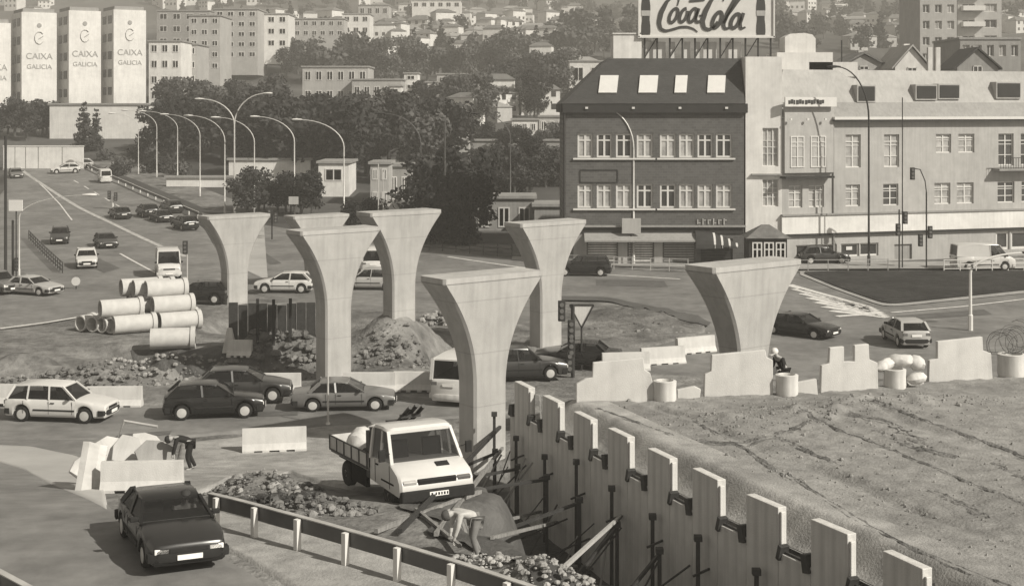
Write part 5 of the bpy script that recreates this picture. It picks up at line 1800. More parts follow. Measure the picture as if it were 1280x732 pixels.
trees([T_cone[0]], (545, 582, 300, 306), 2, 0.9, 1.0, 'tall black conifer shape standing behind the road railing', 'conifers behind the railing')
trees([T_round[3], T_round[0], T_round[2]], (600, 706, 226, 246), 10, 0.45, 0.7, 'low dark tree on the bank above the garages', 'low trees above the garages')
trees([T_round[3], T_round[0]], (300, 395, 262, 276), 8, 0.4, 0.62, 'low dark tree behind the two left pier tops', 'low trees behind the left piers')
trees([T_round[3]], (440, 470, 285, 292), 3, 0.35, 0.5, 'low dark tree between two pier tops', 'low trees between the pier tops')
trees(T_round, (-6, 66, 166, 176), 7, 0.6, 0.85, 'dark tree in front of the slab towers at the left', 'trees before the slab towers')
trees([T_cone[1]], (100, 122, 184, 190), 2, 0.75, 0.9, 'dark pointed tree at the end of the podium', 'pointed trees at the podium')
trees(F_round, (690, 800, 20, 78), 26, 0.9, 1.5, 'far dark tree on the wooded hill left of the billboard', 'trees on the hill left of the billboard')
trees(F_round, (560, 800, -6, 22), 26, 1.0, 1.6, 'far tree on the skyline slope above the houses', 'trees on the top slope')
trees(F_round, (965, 1150, 0, 70), 30, 0.9, 1.5, 'far dark tree on the slope right of the billboard', 'trees right of the billboard')
trees(F_round, (330, 740, 40, 80), 34, 0.7, 1.1, 'far tree between the houses on the slope', 'trees between the slope houses')
trees(F_round, (180, 560, 2, 36), 22, 0.8, 1.3, 'far tree high on the slope above the apartment blocks', 'trees above the apartment blocks')
trees(F_round, (1252, 1290, 0, 46), 6, 0.9, 1.3, 'far tree at the top right edge beside the tower', 'trees at the top right')
trees(T_round, (590, 706, 186, 200), 10, 0.4, 0.6, 'dark tree on the terrace slope left of the brick building', 'trees on the terrace slope')
trees(T_round + F_round, (560, 720, 128, 150), 10, 0.5, 0.8, 'dark tree between the terrace houses and the brick roof', 'trees by the terrace houses')
trees(T_bush, (640, 704, 212, 240), 7, 1.0, 2.0, 'leafy bush on the bank beside the brick building', 'bushes beside the brick building')
trees(T_bush, (120, 250, 196, 228), 8, 0.8, 1.8, 'scrubby bush on the bank beyond the guard rail', 'bushes beyond the guard rail')
trees(T_bush, (560, 700, 188, 204), 9, 1.0, 1.9, 'bush on the terrace below the houses', 'bushes on the terrace')

# ------------------------------------------------------------------ street lamps
def lamp(pxb, pyb, pxh, pyh, label, m=M_galv, r=0.085, group='street lamps along the road', double=None, H=None, name='street_lamp', Y=None):
    if Y is None:
        X, Y, Z = gp(pxb, pyb)
    else:
        X, Z = (pxb - U0) * Y / F, CH - (pyb - V0) * Y / F
    t = empty(name, (X, Y, Z), 0, label, 'street lamp', group)
    arms = [(pxh, pyh)] + ([double] if double else [])
    hmax = max((pyb - q[1]) * Y / F for q in arms)
    bend = hmax * 0.74
    b = MB()
    b.tube([(0, 0, -0.3), (0, 0, 0.9), (0, 0, 0.95), (0, 0, bend)], [r * 1.5, r * 1.45, r, r * 0.8], 8)
    b.build('pole', m, t, smooth=True)
    for (hx, hy) in arms:
        dx = (hx - pxb) * Y / F
        dz = (pyb - hy) * Y / F
        b = MB()
        pts = []
        for k in range(11):
            a = k / 10 * PI / 2
            pts.append((dx * (1 - math.cos(a)), 0, bend + (dz - bend) * math.sin(a)))
        b.tube(pts, [r * 0.8 - 0.03 * k / 10 for k in range(11)], 8)
        b.build('arm', m, t, smooth=True)
        s = 1 if dx > 0 else -1
        rg = []
        for k, (q, w, h) in enumerate(((-0.2, 0.05, 0.05), (0.0, 0.13, 0.08), (0.35, 0.20, 0.12), (0.7, 0.17, 0.10), (0.85, 0.05, 0.04))):
            rg.append([(dx + s * (q - 0.1), w * math.cos(2 * PI * i / 10), dz + 0.02 + h * math.sin(2 * PI * i / 10)) for i in range(10)])
        MB().loft(rg).build('lamp_head', M_white if m == M_galv else M_fasc, t, smooth=True)
    return t
lamp(430, 285, 374, 150, 'tall curved street lamp standing above the pier behind the parked cars')
lamp(368, 268, 321, 146, 'curved street lamp with two small boxes on its foot, left of the tallest pier lamp')
lamp(318, 268, 272, 147, 'curved street lamp just right of the tall double armed lamp', r=0.075)
lamp(281, 266, 238, 145, 'curved street lamp just left of the tall double armed lamp', r=0.075)
lamp(293, 268, 332, 117, 'tall street lamp with two arms rising highest behind the leftmost pier', double=(252, 124), r=0.10)
lamp(250, 246, 208, 143, 'slim curved street lamp between the double armed lamp and the two far ones', r=0.07)
lamp(222, 224, 180, 139, 'slim curved street lamp, second from left of the receding row', r=0.07)
lamp(196, 222, 158, 138, 'slim curved street lamp at the far left of the receding row', r=0.07)
lamp(173, 218, 142, 142, 'faint slim street lamp left of the receding row, by the podium', r=0.06)
lamp(526, 290, 478, 142, 'curved street lamp against the dark trees behind the rear pier', M_rail, r=0.08)
lamp(638, 262, 596, 142, 'curved street lamp against the slope left of the brick building', M_rail, r=0.07)
lamp(792, 331, 752, 135, 'curved street lamp in front of the brick building carrying two sign boxes', M_galv, r=0.085)
lamp(1213, 414, 1284, 316, 'short white lamp with a long curved arm at the right edge', M_white, r=0.10, group='white curved lamps')
lamp(1086, 334, 1046, 84, 'tall dark street lamp in front of the pale corner block', M_fasc, r=0.09, group='dark lamps by the corner block')
lamp(24, 352, 108, 244, 'white lamp with a long arm curving over the highway at the left', M_galv, r=0.06, group='lamps at the left')
def pole(px, py, ytop, label, m=M_galv, r=0.05, name='pole', Y=None):
    X, Y, Z = gp(px, py)
    h = (py - ytop) * Y / F
    b = MB()
    b.tube([(0, 0, -0.2), (0, 0, h)], [r, r * 0.8], 8)
    b.lathe([(r * 2, -0.02), (r * 2, 0.1), (r, 0.16)], n=8)
    o = b.build(name, m, smooth=True)
    o.location = (X, Y, Z)
    return tag(o, label, 'pole')
pole(410, 532, 470, 'thin pale pole standing in front of the middle pier by the grey sedan', M_galv, 0.045)
pole(7, 352, 170, 'thick dark post at the left edge of the picture', M_fasc, 0.12)
pole(556, 300, 152, 'dark wooden pole among the black trees', M_bark, 0.10)
pole(473, 292, 205, 'pale short pole behind the rear pier top, left one', M_galv, 0.07)
pole(479, 292, 215, 'thin pale pole behind the rear pier top, beside a thicker one', M_galv, 0.05)
pole(1128, 336, 122, 'thin dark pole in front of the corner block windows', M_fasc, 0.05)

def signal(px, py, ytop, label, heads, m=M_fasc, r=0.06, arm=None):
    X, Y, Z = gp(px, py)
    h = (py - ytop) * Y / F
    t = empty('traffic_light', (X, Y, Z), 0, label, 'traffic light')
    b = MB()
    b.tube([(0, 0, -0.2), (0, 0, h)], r, 8)
    if arm:
        ax, az = (arm[0] - px) * Y / F, (py - arm[1]) * Y / F
        b.tube([(0, 0, h), (ax * 0.1, 0, h + (az - h) * 0.5), (ax * 0.45, 0, az), (ax, 0, az + 0.1)], r * 0.7, 8)
    b.build('pole', m, t, smooth=True)
    for hx, hy in heads:
        x, z = (hx - px) * Y / F, (py - hy) * Y / F
        o = MB().box((x, -0.12, z), (0.34, 0.26, 0.95)).build('signal_head', M_fasc, t, bevel=0.03)
        for k in (-0.29, 0, 0.29):
            MB().wheel((x, -0.27, z + k), [(0, -0.02), (0.10, -0.02), (0.11, 0.03)], 10).build('lens', M_tail, o)
    return t
signal(1158, 336, 240, 'traffic light with an overhanging arm before the corner block', [(1140, 217), (1162, 290), (1150, 300)], M_fasc, 0.06, (1141, 212))
signal(1124, 337, 262, 'traffic light on a short dark post left of the arm signal', [(1122, 287), (1131, 272)], M_fasc)
signal(234, 350, 318, 'slim traffic light at the nose of the highway lanes by the white van', [(232, 309)], M_galv, 0.05)
signal(141, 262, 246, 'traffic light on a white post among the cars high on the highway', [(137, 244), (145, 246)], M_white, 0.10)
signal(16, 350, 275, 'dark traffic light post with a pale box at the left edge', [(22, 330)], M_fasc, 0.09)
signal(340, 300, 262, 'dark signal between the two left pier tops', [(337, 268), (345, 272)], M_fasc, 0.07)
signal(716, 470, 380, 'tall dark traffic light with stacked heads beside the triangular sign', [(702, 388), (714, 412), (714, 432), (712, 452)], M_fasc, 0.09)
# sign boards
def sign(px, py, ytop, kind, w, label, m=M_rend2, name='road_sign'):
    X, Y, Z = gp(px, py)
    h = (py - ytop) * Y / F
    t = empty(name, (X, Y, Z), 0, label, 'sign')
    MB().tube([(0, 0.04, -0.2), (0, 0.04, h)], 0.045, 8).build('post', M_fasc, t)
    b = MB()
    if kind == 'tri':
        b.poly([(-w / 2, -0.02, h), (w / 2, -0.02, h), (0, -0.02, h - w * 0.95)], (0, 0.03, 0))
        o = b.build('plate', M_panel, t)
        e = MB()
        for p, q in (((-w / 2, -0.03, h), (w / 2, -0.03, h)), ((w / 2, -0.03, h), (0, -0.03, h - w * 0.95)), ((0, -0.03, h - w * 0.95), (-w / 2, -0.03, h))):
            e.bar(p, q, 0.05, 0.07)
        e.build('rim', M_fasc, o)
    elif kind == 'box':
        b.box((0, -0.06, h - w * 0.4), (w, 0.12, w * 0.8))
        b.build('plate', m, t, bevel=0.02)
    else:
        b.wheel((0, -0.04, h - w / 2), [(0, -0.02), (w / 2, -0.02), (w / 2, 0.02), (0, 0.02)], 20)
        b.build('plate', m, t)
    return t
sign(727, 462, 381, 'tri', 1.15, 'triangular road sign seen from behind, standing right of the stacked signal heads')
sign(789, 332, 273, 'box', 1.5, 'pale box sign low on the lamp post before the brick building', M_rend)
sign(20, 352, 250, 'box', 1.0, 'white box sign on the dark post at the left edge', M_white)
sign(95, 362, 346, 'round', 0.6, 'small white round sign at the tip of the left traffic island', M_white)
sign(367, 300, 246, 'box', 0.9, 'small pale cabinet sign behind the two left pier tops', M_rend)

# ------------------------------------------------------------------ guard rails and railings
def guard_rail(pts, n, label, spacing=4.0, off=1, xyz=None):
    P_ = np.array([gp(*p)[:2] for p in pts]) if xyz is None else np.array(xyz)
    p = smooth_pts(P_, n)
    t = empty('guard_rail', (p[0, 0], p[0, 1], float(zt(*p[0]))), 0, label, 'guard rail')
    base = np.array([p[0, 0], p[0, 1], float(zt(*p[0]))])
    tg = np.gradient(p, axis=0)
    tg /= np.linalg.norm(tg, axis=1)[:, None]
    nr = np.stack([-tg[:, 1], tg[:, 0]], -1)
    prof = [(-0.02, 0.42), (0.05, 0.46), (0.05, 0.52), (-0.02, 0.57), (0.05, 0.62), (0.05, 0.69), (-0.02, 0.74), (-0.04, 0.74), (-0.04, 0.42)]
    b = MB()
    rg = []
    for i in range(n):
        z = float(zt(*p[i]))
        rg.append([(p[i, 0] + nr[i, 0] * a * off - base[0], p[i, 1] + nr[i, 1] * a * off - base[1], z + h - base[2]) for a, h in prof])
    b.loft(rg)
    b.build('rail', M_rail, t)
    b = MB()
    rg = []
    for i in range(n):
        z = float(zt(*p[i]))
        rg.append([(p[i, 0] + nr[i, 0] * a - base[0], p[i, 1] + nr[i, 1] * a - base[1], z + h - base[2]) for a, h in ((-0.07, 0.742), (0.07, 0.742), (0.07, 0.765), (-0.07, 0.765))])
    b.loft(rg)
    b.build('rail_top', M_railtop, t)
    L = np.r_[0, np.cumsum(np.linalg.norm(np.diff(p, axis=0), axis=1))]
    s = spacing * 0.3
    while s < L[-1]:
        x, y = np.interp(s, L, p[:, 0]), np.interp(s, L, p[:, 1])
        i = int(np.searchsorted(L, s)) - 1
        z = float(zt(x, y))
        MB().box((x + nr[i, 0] * -0.12 * off - base[0], y + nr[i, 1] * -0.12 * off - base[1], z + 0.3 - base[2]), (0.12, 0.12, 0.85), math.atan2(tg[i, 1], tg[i, 0])).build('post', M_trim, t)
        s += spacing
    return t
guard_rail([(262, 656), (300, 666), (350, 681), (430, 705), (505, 728), (580, 752), (690, 792), (790, 840)], 60, 'dark metal guard rail on white posts sweeping along the near road', 1.55, 1)
guard_rail([(104, 209), (160, 235), (210, 257), (248, 274)], 50, 'dark guard rail along the right side of the highway', 4.0, -1)
guard_rail([(-80, 725), (-20, 752), (40, 786), (90, 820)], 30, 'dark guard rail end cut by the bottom left corner', 2.0, 1)
def railing(a, b_, h, label, m=M_fasc, n=3, name='railing', sp=1.6):
    pa, pb = np.array(gp(*a)[:2]), np.array(gp(*b_)[:2])
    L = np.linalg.norm(pb - pa)
    k = int(L / sp) + 1
    t = empty(name, (pa[0], pa[1], float(zt(*pa))), 0, label, 'railing')
    z0_ = float(zt(*pa))
    rb, pb_ = MB(), MB()
    q = [pa + (pb - pa) * i / k for i in range(k + 1)]
    for i in range(k + 1):
        z = float(zt(*q[i])) - z0_
        pb_.box((q[i][0] - pa[0], q[i][1] - pa[1], z + h / 2), (0.06, 0.06, h))
        if i < k:
            zn = float(zt(*q[i + 1])) - z0_
            for j in range(n):
                hh = h * (j + 1) / n - 0.04
                rb.bar((q[i][0] - pa[0], q[i][1] - pa[1], z + hh), (q[i + 1][0] - pa[0], q[i + 1][1] - pa[1], zn + hh), 0.05)
    rb.build('rail', m, t)
    pb_.build('upright', m, t)
    return t
railing((520, 312), (640, 322), 1.1, 'dark railing along the far road before the black trees')
railing((700, 334), (860, 340), 1.0, 'pale railing on the pavement before the brick building', M_rend)
railing((985, 341), (1110, 340), 1.0, 'grey railing on the pavement before the shop windows', M_rend2)
railing((1180, 341), (1280, 339), 1.0, 'pale railing on the pavement near the right edge', M_trim)
railing((36, 300), (78, 342), 0.9, 'dark railing on the left traffic island', M_fasc)

# ------------------------------------------------------------------ the works: sheeting, blocks, rubble, timber
X, Y, Z = gp(287, 440)
b = MB()
b.loft([[(-0.34, -0.3, -0.1), (0.34, -0.3, -0.1), (0.34, 0.3, -0.1), (-0.34, 0.3, -0.1)], [(-0.12, -0.12, 1.15), (0.12, -0.12, 1.15), (0.12, 0.12, 1.15), (-0.12, 0.12, 1.15)]])
o = b.build('concrete_block', M_barrier, bevel=0.03)
o.location = (X, Y, Z)
tag(o, 'white tapering concrete block at the edge of the pit under the leftmost pier', 'block')
b = MB()
for i in range(11):
    b.box((i * 0.5 - 2.6, rnd.uniform(-0.04, 0.04), 0.4 + rnd.uniform(-0.1, 0.1)), (0.47, 0.06, 2.3))
sh = b.build('sheet_piling', M_steel)
X, Y, Z = gp(350, 424)
sh.location = (X, Y + 1.2, Z)
sh.rotation_euler = (0, 0, 0.1)
tag(sh, 'dark sheet piling lining the pit left of the middle pier', 'piling')
for i, (px, py) in enumerate(((322, 432), (342, 430), (363, 428))):
    X, Y, Z = gp(px, py)
    o = MB().box((0, 0, 0.9), (0.14, 0.14, 2.6)).build('timber_post', M_fasc)
    o.location = (X, Y, Z)
    tag(o, ['dark post in front of the sheet piling, left of three', 'dark post in front of the sheet piling, middle of three', 'dark post in front of the sheet piling, right of three'][i], 'post')
def rocks(name, c, n, rx, ry, h, r0, r1, m, label, cat='rubble', seed=1):
    rg_ = random.Random(seed)
    X0_, Y0_, Z0_ = c
    b = MB()
    for i in range(n):
        a, q = rg_.random() * 6.28, math.sqrt(rg_.random())
        x, y = rx * q * math.cos(a), ry * q * math.sin(a)
        z = float(zt(X0_ + x, Y0_ + y)) - Z0_ + h * (1 - q) * rg_.uniform(0.2, 1.0)
        r = r0 * 0.6 + (r1 - r0 * 0.6) * rg_.random() ** 3.2
        k = 6
        an = rg_.random() * 6
        sc_ = [rg_.uniform(0.6, 1.2) for _ in range(4)]
        b.loft([[(x + r * w * sc_[j % 4] * math.cos(an + t * 2 * PI / k) * rg_.uniform(0.8, 1.15), y + r * w * math.sin(an + t * 2 * PI / k) * rg_.uniform(0.8, 1.15), z + r * hh) for t in range(k)]
                for j, (w, hh) in enumerate(((0.7, -0.5), (1.0, -0.15), (0.8, 0.3 * sc_[1]), (0.4, 0.55 * sc_[2])))])
    o = b.build(name, m)
    o.location = (X0_, Y0_, Z0_)
    o['kind'] = 'stuff'
    return o
rocks('rubble', gp(335, 614), 260, 1.8, 1.4, 0.5, 0.03, 0.13, M_dirt, '', seed=2)
rocks('rubble', gp(325, 608), 35, 1.2, 1.0, 0.6, 0.03, 0.22, M_sand, '', seed=22)
rocks('rubble', gp(345, 625), 180, 1.5, 1.0, 0.2, 0.05, 0.22, M_steel, '', seed=12)
rocks('rubble', gp(395, 634), 210, 1.6, 0.9, 0.25, 0.04, 0.16, M_dirt, '', seed=3)
rocks('rubble', gp(680, 722), 330, 1.3, 0.9, 0.35, 0.03, 0.13, M_sand, '', seed=4)
rocks('rubble', gp(600, 704), 180, 1.0, 0.8, 0.2, 0.03, 0.12, M_sand, '', seed=5)
rocks('rubble', gp(80, 470), 360, 5.0, 1.6, 0.3, 0.06, 0.25, M_dirt, '', seed=6)
rocks('rubble', gp(220, 474), 270, 3.6, 1.0, 0.4, 0.06, 0.22, M_sand, '', seed=7)
rocks('rubble', gp(345, 452), 330, 3.0, 2.2, 0.4, 0.08, 0.35, M_dirt, '', seed=8)
rocks('rubble', gp(500, 440), 240, 2.2, 2.4, 0.3, 0.06, 0.22, M_dirt, '', seed=9)
rocks('rubble', gp(560, 400), 150, 1.8, 1.6, 0.3, 0.1, 0.3, M_sand, '', seed=10)
rocks('rubble', gp(790, 410), 330, 5.0, 4.0, 0.2, 0.06, 0.25, M_dirt, '', seed=11)
# timber lying about the trench
tl_ = random.Random(8)
for i, (a, c, lab) in enumerate([((500, 668), (625, 575), 'long dark timber leaning from the trench floor up to the pier foot'), ((545, 672), (628, 592), 'pale plank edge leaning beside the long dark timber'),
                                 ((470, 668), (600, 620), 'plank lying along the upper edge of the trench'), ((520, 640), (575, 690), 'short beam lying across the trench slope near the worker'),
                                 ((600, 662), (690, 640), 'thin plank on the trench floor nearer the wall'), ((615, 676), (706, 655), 'second thin plank on the trench floor, below the first'),
                                 ((700, 720), (800, 660), 'pale pole leaning from the rubble up to the wall')]):
    p, q = Vector(gp(*a)), Vector(gp(*c))
    up = [1.1, 0.8, 0.05, 0.06, 0.05, 0.05, 0.9][i]
    o = MB().bar((0, 0, 0), q - p + Vector((0, 0, up)), 0.10 if i < 3 else 0.08).build('timber', M_fasc if i in (0,) else M_wood if i < 6 else M_rend)
    o.location = p + Vector((0, 0, 0.08))
    tag(o, lab, 'timber')
bl = random.Random(31)
for i in range(34):
    y = bl.uniform(31, 42)
    d = bl.uniform(1.0, 5.0 if y < 38 else 2.4)
    x = float(wall_x(y)) - d / 0.92
    a = bl.uniform(-0.2, 0.9) if bl.random() < 0.8 else bl.uniform(0, 3)
    L = bl.uniform(1.4, 3.2)
    p = Vector((x - L / 2 * math.cos(a), y - L / 2 * math.sin(a), 0))
    q = Vector((x + L / 2 * math.cos(a), y + L / 2 * math.sin(a), 0))
    p.z, q.z = float(zt(p.x, p.y)) + 0.08, float(zt(q.x, q.y)) + 0.1
    mid = float(zt(x, y)) + 0.08 - (p.z + q.z) / 2
    if mid > 0.3 or abs(q.z - p.z) > 0.8:
        continue
    if mid > 0:
        p.z += mid
        q.z += mid
    o = MB().bar((0, 0, 0), q - p, bl.uniform(0.1, 0.2), 0.05).build('plank', M_wood if bl.random() < 0.6 else M_fasc)
    o.location = p
    tag(o, 'rough plank dropped on the trench floor between guard rail and wall', 'plank', 'planks lying in the trench')
for i, (x, y, a) in enumerate(PROPS[::-1][:14]):
    nx, ny = -math.sin(a), math.cos(a)
    if nx > 0:
        nx, ny = -nx, -ny
    for j in range(3):
        o1, o2 = bl.uniform(0.25, 0.6), bl.uniform(1.2, 2.6)
        s1, s2 = bl.uniform(-1.2, 1.2), bl.uniform(-1.6, 1.6)
        p = Vector((x + nx * o1 + math.cos(a) * s1, y + ny * o1 + math.sin(a) * s1, bl.uniform(-0.4, 1.2)))
        qx, qy = x + nx * o2 + math.cos(a) * s2, y + ny * o2 + math.sin(a) * s2
        q = Vector((qx, qy, float(zt(qx, qy)) + 0.05))
        o = MB().tube([(0, 0, 0), p - q], bl.uniform(0.02, 0.035), 6).build('steel_bar', M_steel if bl.random() < 0.75 else M_rend2)
        o.location = q
        tag(o, 'thin bar leaning at random against the foot of the retaining wall', 'bar', 'thin bars leaning on the wall foot')
# slabs heaped behind the tipped barrier
for i, (px, py, s, rx, ry, rz, m, lab) in enumerate([
    (160, 585, (1.1, 0.1, 1.1), -0.7, 0.4, 0.3, M_rend, 'broken pale slab leaning on the heap behind the barrier'),
    (140, 585, (1.1, 0.12, 1.3), -0.3, -0.5, 0.5, M_panel, 'grey slab leaning left in the heap behind the barrier'),
    (185, 572, (1.1, 0.08, 0.7), -0.7, 0.4, -0.2, M_barrier, 'small white slab at the top right of the heap'),
    (103, 608, (0.6, 0.1, 0.7), -0.3, 0.7, 0.2, M_panel, 'grey slab fallen left of the tipped barrier'),
    (195, 588, (1.2, 0.1, 1.0), -0.4, 0.15, 0.3, M_rend2, 'grey slab leaning at the right of the heap')]):
    X, Y, Z = gp(px, py)
    b = MB()
    n_ = 7
    rr_ = [bl.uniform(0.72, 1.1) for _ in range(n_)]
    b.poly([(s[0] * 0.58 * rr_[k] * math.cos(2 * PI * k / n_ + 0.4), -s[1] * 0.8, s[2] * 0.58 * rr_[k] * math.sin(2 * PI * k / n_ + 0.4)) for k in range(n_)], (0, s[1] * 1.6, 0))
    o = b.build('concrete_slab', m, bevel=0.02)
    o.location = (X, Y, Z + 0.55)
    o.rotation_euler = (rx, ry, rz)
    tag(o, lab, 'slab')
X, Y, Z = gp(150, 580)
o = MB().tube([(-0.2, 0, 0.2), (0.15, 0, 1.1), (1.3, 0, 0.9)], 0.05, 8).build('bent_pipe', M_rend)
o.location = (X, Y, Z + 0.4)
tag(o, 'bent pale pipe sticking out of the slab heap', 'pipe')

# ------------------------------------------------------------------ people
M_skin = mat('skin', 0.36, 0.6, 0.05, 5, 0.3)
M_cloth_d = mat('dark_cloth', 0.025, 0.9, 0.2, 6, 0.1)
M_cloth_l = mat('pale_cloth', 0.42, 0.9, 0.1, 6, 0.1)
M_cloth_m = mat('grey_cloth', 0.18, 0.9, 0.15, 6, 0.1)
def person(loc, rz, J, label, top, leg, cap=None, hair=None):
    """J: joint name -> (x, y, z); the figure faces +x"""
    t = empty('person', loc, rz, label, 'person')
    def skin_mesh(name, chain, m, parent, sub=2):
        idx, vs, es, rs = {}, [], [], []
        for a, b_ in chain:
            for q in (a, b_):
                if q[0] not in idx:
                    idx[q[0]] = len(vs)
                    vs.append(J[q[0]])
                    rs.append(q[1])
            es.append((idx[a[0]], idx[b_[0]]))
        me = bpy.data.meshes.new(name)
        bm = bmesh.new()
        lay = bm.verts.layers.skin.verify()
        bv = []
        for i, v in enumerate(vs):
            x = bm.verts.new(v)
            r = rs[i]
            x[lay].radius = r if isinstance(r, tuple) else (r, r)
            x[lay].use_root = (i == 0)
            bv.append(x)
        for a, b_ in es:
            bm.edges.new((bv[a], bv[b_]))
        bm.to_mesh(me)
        bm.free()
        me.materials.append(m)
        o = bpy.data.objects.new(name, me)
        COL.objects.link(o)
        o.parent = parent
        sk = o.modifiers.new('skin', 'SKIN')
        sk.use_smooth_shade = True
        ss = o.modifiers.new('sub', 'SUBSURF')
        ss.levels = ss.render_levels = sub
        return o
    rad = dict(pelvis=(0.15, 0.13), waist=(0.14, 0.11), chest=(0.17, 0.13), neck=0.055, jaw=0.075, head=(0.09, 0.10), crown=0.075,
               sl=0.07, el=0.052, wl=0.036, hl=0.04, sr=0.07, er=0.052, wr=0.036, hr=0.04, pl=0.10, kl=0.068, al=0.05, fl=0.042, pr=0.10, kr=0.068, ar=0.05, fr=0.042)
    C_ = lambda *n: [((a, rad[a]), (b_, rad[b_])) for a, b_ in zip(n[:-1], n[1:])]
    body = skin_mesh('body', C_('pelvis', 'waist', 'chest', 'neck', 'jaw', 'head', 'crown') + C_('chest', 'sl', 'el', 'wl', 'hl') + C_('chest', 'sr', 'er', 'wr', 'hr')
                     + C_('pelvis', 'pl', 'kl', 'al', 'fl') + C_('pelvis', 'pr', 'kr', 'ar', 'fr'), M_skin, t)
    for k in list(rad):
        rad[k] = tuple(r * 1.14 for r in rad[k]) if isinstance(rad[k], tuple) else rad[k] * 1.2
    skin_mesh('shirt', C_('pelvis', 'waist', 'chest') + C_('chest', 'sl', 'el', 'wl') + C_('chest', 'sr', 'er', 'wr'), top, body)
    skin_mesh('trousers', C_('pelvis', 'pl', 'kl', 'al') + C_('pelvis', 'pr', 'kr', 'ar'), leg, body)
    hd, cr = Vector(J['head']), Vector(J['crown'])
    up = (cr - Vector(J['neck'])).normalized()
    fwd = Vector((1, 0, 0)) - up * up.x
    if fwd.length < 0.1:
        fwd = Vector((0, 0, -1))
    fwd.normalize()
    sd = up.cross(fwd)
    b = MB()
    b.loft([[tuple(hd + up * z + (fwd * math.cos(2 * PI * k / 14) * 1.1 + sd * math.sin(2 * PI * k / 14)) * r) for k in range(14)] for r, z in ((0.118, 0.02), (0.125, 0.07), (0.105, 0.14), (0.05, 0.185), (0.01, 0.19))])
    if cap:
        b.poly([tuple(hd + up * 0.03 + fwd * a + sd * c) for a, c in ((0.10, -0.1), (0.22, -0.07), (0.23, 0.07), (0.10, 0.1))], up * 0.02)
    b.build('cap' if cap else 'hair', cap or hair or M_fasc, body, smooth=True)
    b = MB()
    b.loft([[tuple(hd + fwd * q + up * z + sd * w * r) for w, z in ((-1, -0.05), (1, -0.05), (0.3, 0.02), (-0.3, 0.02))] for q, r in ((0.09, 0.02), (0.125, 0.012))])
    b.build('nose', M_skin, body)
    # fingers
    for h, w, s in (('hl', 'wl', 1), ('hr', 'wr', -1)):
        H_, W_ = Vector(J[h]), Vector(J[w])
        d = (H_ - W_).normalized()
        sdv = d.cross(Vector((0, 0, 1)))
        sdv = sdv.normalized() if sdv.length > 0.1 else Vector((1, 0, 0))
        dn = d.cross(sdv).normalized()
        b = MB()
        for k, L in enumerate((0.075, 0.085, 0.08, 0.06)):
            p0 = H_ + sdv * (k - 1.5) * 0.022 + d * 0.01
            b.tube([p0, p0 + d * L * 0.5, p0 + d * L * 0.8 + dn * 0.02, p0 + d * L + dn * 0.05], [0.011, 0.010, 0.009, 0.007], 6)
        p0 = H_ - d * 0.03 + sdv * 0.03 * s
        b.tube([p0, p0 + sdv * 0.03 * s + d * 0.03, p0 + sdv * 0.035 * s + d * 0.065], [0.012, 0.011, 0.008], 6)
        b.build('hand', M_skin, body, smooth=True)
    return t
BEND = dict(pelvis=(0, 0, 0.92), waist=(0.14, 0, 1.03), chest=(0.40, 0, 1.10), neck=(0.55, 0, 1.10), jaw=(0.60, 0, 1.09), head=(0.66, 0, 1.07), crown=(0.75, 0, 1.06),
            sl=(0.44, 0.19, 1.08), el=(0.50, 0.22, 0.80), wl=(0.58, 0.20, 0.56), hl=(0.60, 0.19, 0.48), sr=(0.44, -0.19, 1.08), er=(0.52, -0.23, 0.80), wr=(0.56, -0.18, 0.56), hr=(0.58, -0.16, 0.48),
            pl=(0.0, 0.11, 0.88), kl=(0.10, 0.13, 0.47), al=(-0.02, 0.14, 0.07), fl=(0.14, 0.15, 0.04), pr=(0.0, -0.11, 0.88), kr=(0.04, -0.14, 0.47), ar=(-0.16, -0.15, 0.07), fr=(0.0, -0.16, 0.04))
STAND = dict(pelvis=(0, 0, 0.95), waist=(0.03, 0, 1.08), chest=(0.08, 0, 1.34), neck=(0.12, 0, 1.50), jaw=(0.15, 0, 1.55), head=(0.16, 0, 1.62), crown=(0.15, 0, 1.71),
             sl=(0.08, 0.20, 1.40), el=(0.10, 0.27, 1.12), wl=(0.28, 0.20, 0.98), hl=(0.35, 0.17, 0.97), sr=(0.08, -0.20, 1.40), er=(0.12, -0.27, 1.12), wr=(0.30, -0.22, 1.0), hr=(0.37, -0.2, 1.0),
             pl=(0, 0.11, 0.90), kl=(0.04, 0.12, 0.48), al=(-0.02, 0.12, 0.07), fl=(0.14, 0.14, 0.04), pr=(0, -0.11, 0.90), kr=(0.06, -0.12, 0.48), ar=(0.02, -0.12, 0.07), fr=(0.18, -0.14, 0.04))
SIT = dict(STAND)
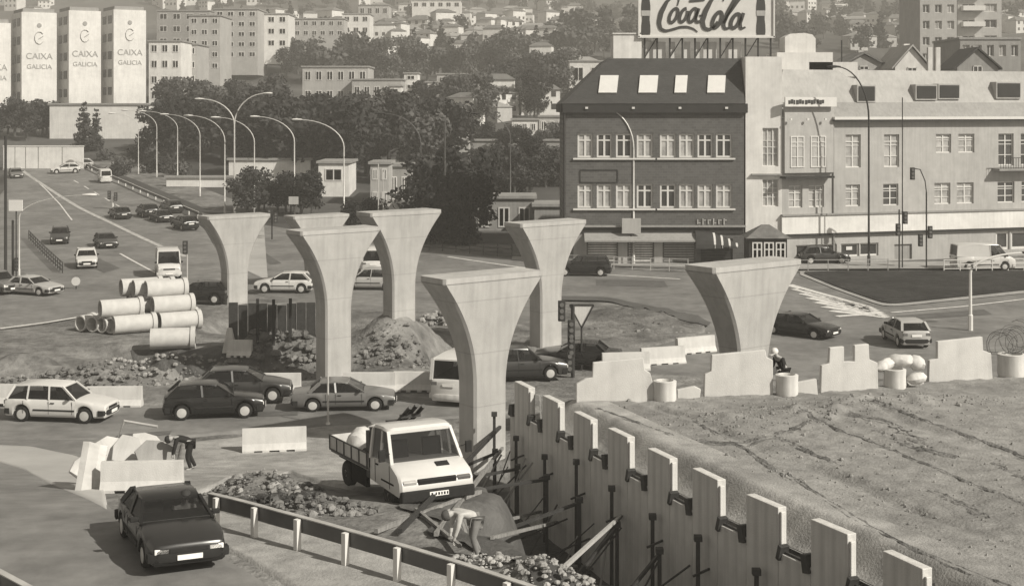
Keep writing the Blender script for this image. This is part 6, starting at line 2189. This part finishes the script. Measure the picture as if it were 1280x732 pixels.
SIT.update(kl=(0.42, 0.16, 0.86), al=(0.60, 0.17, 0.80), fl=(0.72, 0.18, 0.78), kr=(0.42, -0.16, 0.86), ar=(0.60, -0.17, 0.80), fr=(0.72, -0.18, 0.78), wl=(0.45, 0.22, 1.15), hl=(0.52, 0.2, 1.17), wr=(0.45, -0.2, 1.15), hr=(0.52, -0.18, 1.17))
X, Y, Z = gp(594, 696)
worker = person((X, Y, Z + 0.02), R(200), BEND, 'person in pale work clothes bending down on the rubble in the trench', M_cloth_l, M_cloth_m, None, M_bark)
worker.scale = (0.9, 0.9, 0.9)
X, Y, Z = gp(238, 588)
person((X, Y, Z + 0.02), R(190), BEND, 'person in dark clothes stooping beside the white barrier behind the sedan', M_cloth_d, M_cloth_d, None, M_fasc)
x, y, a = far_at(986)
CROUCH = dict(STAND)
person((x, y + 0.9, float(fill_z(np.array(x), np.array(y))) - 0.35), R(-150), dict(STAND, chest=(0.2, 0, 1.28), neck=(0.3, 0, 1.42), jaw=(0.34, 0, 1.46), head=(0.37, 0, 1.52), crown=(0.38, 0, 1.61), sl=(0.2, 0.2, 1.33), sr=(0.2, -0.2, 1.33), el=(0.22, 0.28, 1.05), er=(0.22, -0.28, 1.05)),
       'person in dark jacket and white cap behind the low block at the right pier', M_cloth_d, M_cloth_d, M_white)
# driver of the near sedan
sp_ = near.matrix_basis if False else Matrix.LocRotScale(near.location, near.rotation_euler, None)
c = sp_ @ Vector((-0.12, 0.36, -0.56))
person(c, near.rotation_euler.z, SIT, 'person in a pale shirt at the wheel of the dark sedan', M_cloth_l, M_cloth_d, None, M_fasc)

# ------------------------------------------------------------------ air
hz = MB()
hz.box((0, 645, 83), (3000, 1340, 182))
ho = hz.build('haze', M_white)
hm = bpy.data.materials.new('haze_air')
hm.use_nodes = True
for nd in list(hm.node_tree.nodes):
    if nd.type != 'OUTPUT_MATERIAL':
        hm.node_tree.nodes.remove(nd)
pvn = hm.node_tree.nodes.new('ShaderNodeVolumePrincipled')
pvn.inputs['Density'].default_value = 0.0008
pvn.inputs['Color'].default_value = (0.92, 0.89, 0.83, 1)
hm.node_tree.links.new(pvn.outputs[0], hm.node_tree.nodes['Material Output'].inputs['Volume'])
ho.data.materials.clear()
ho.data.materials.append(hm)
tag(ho, kind='stuff')
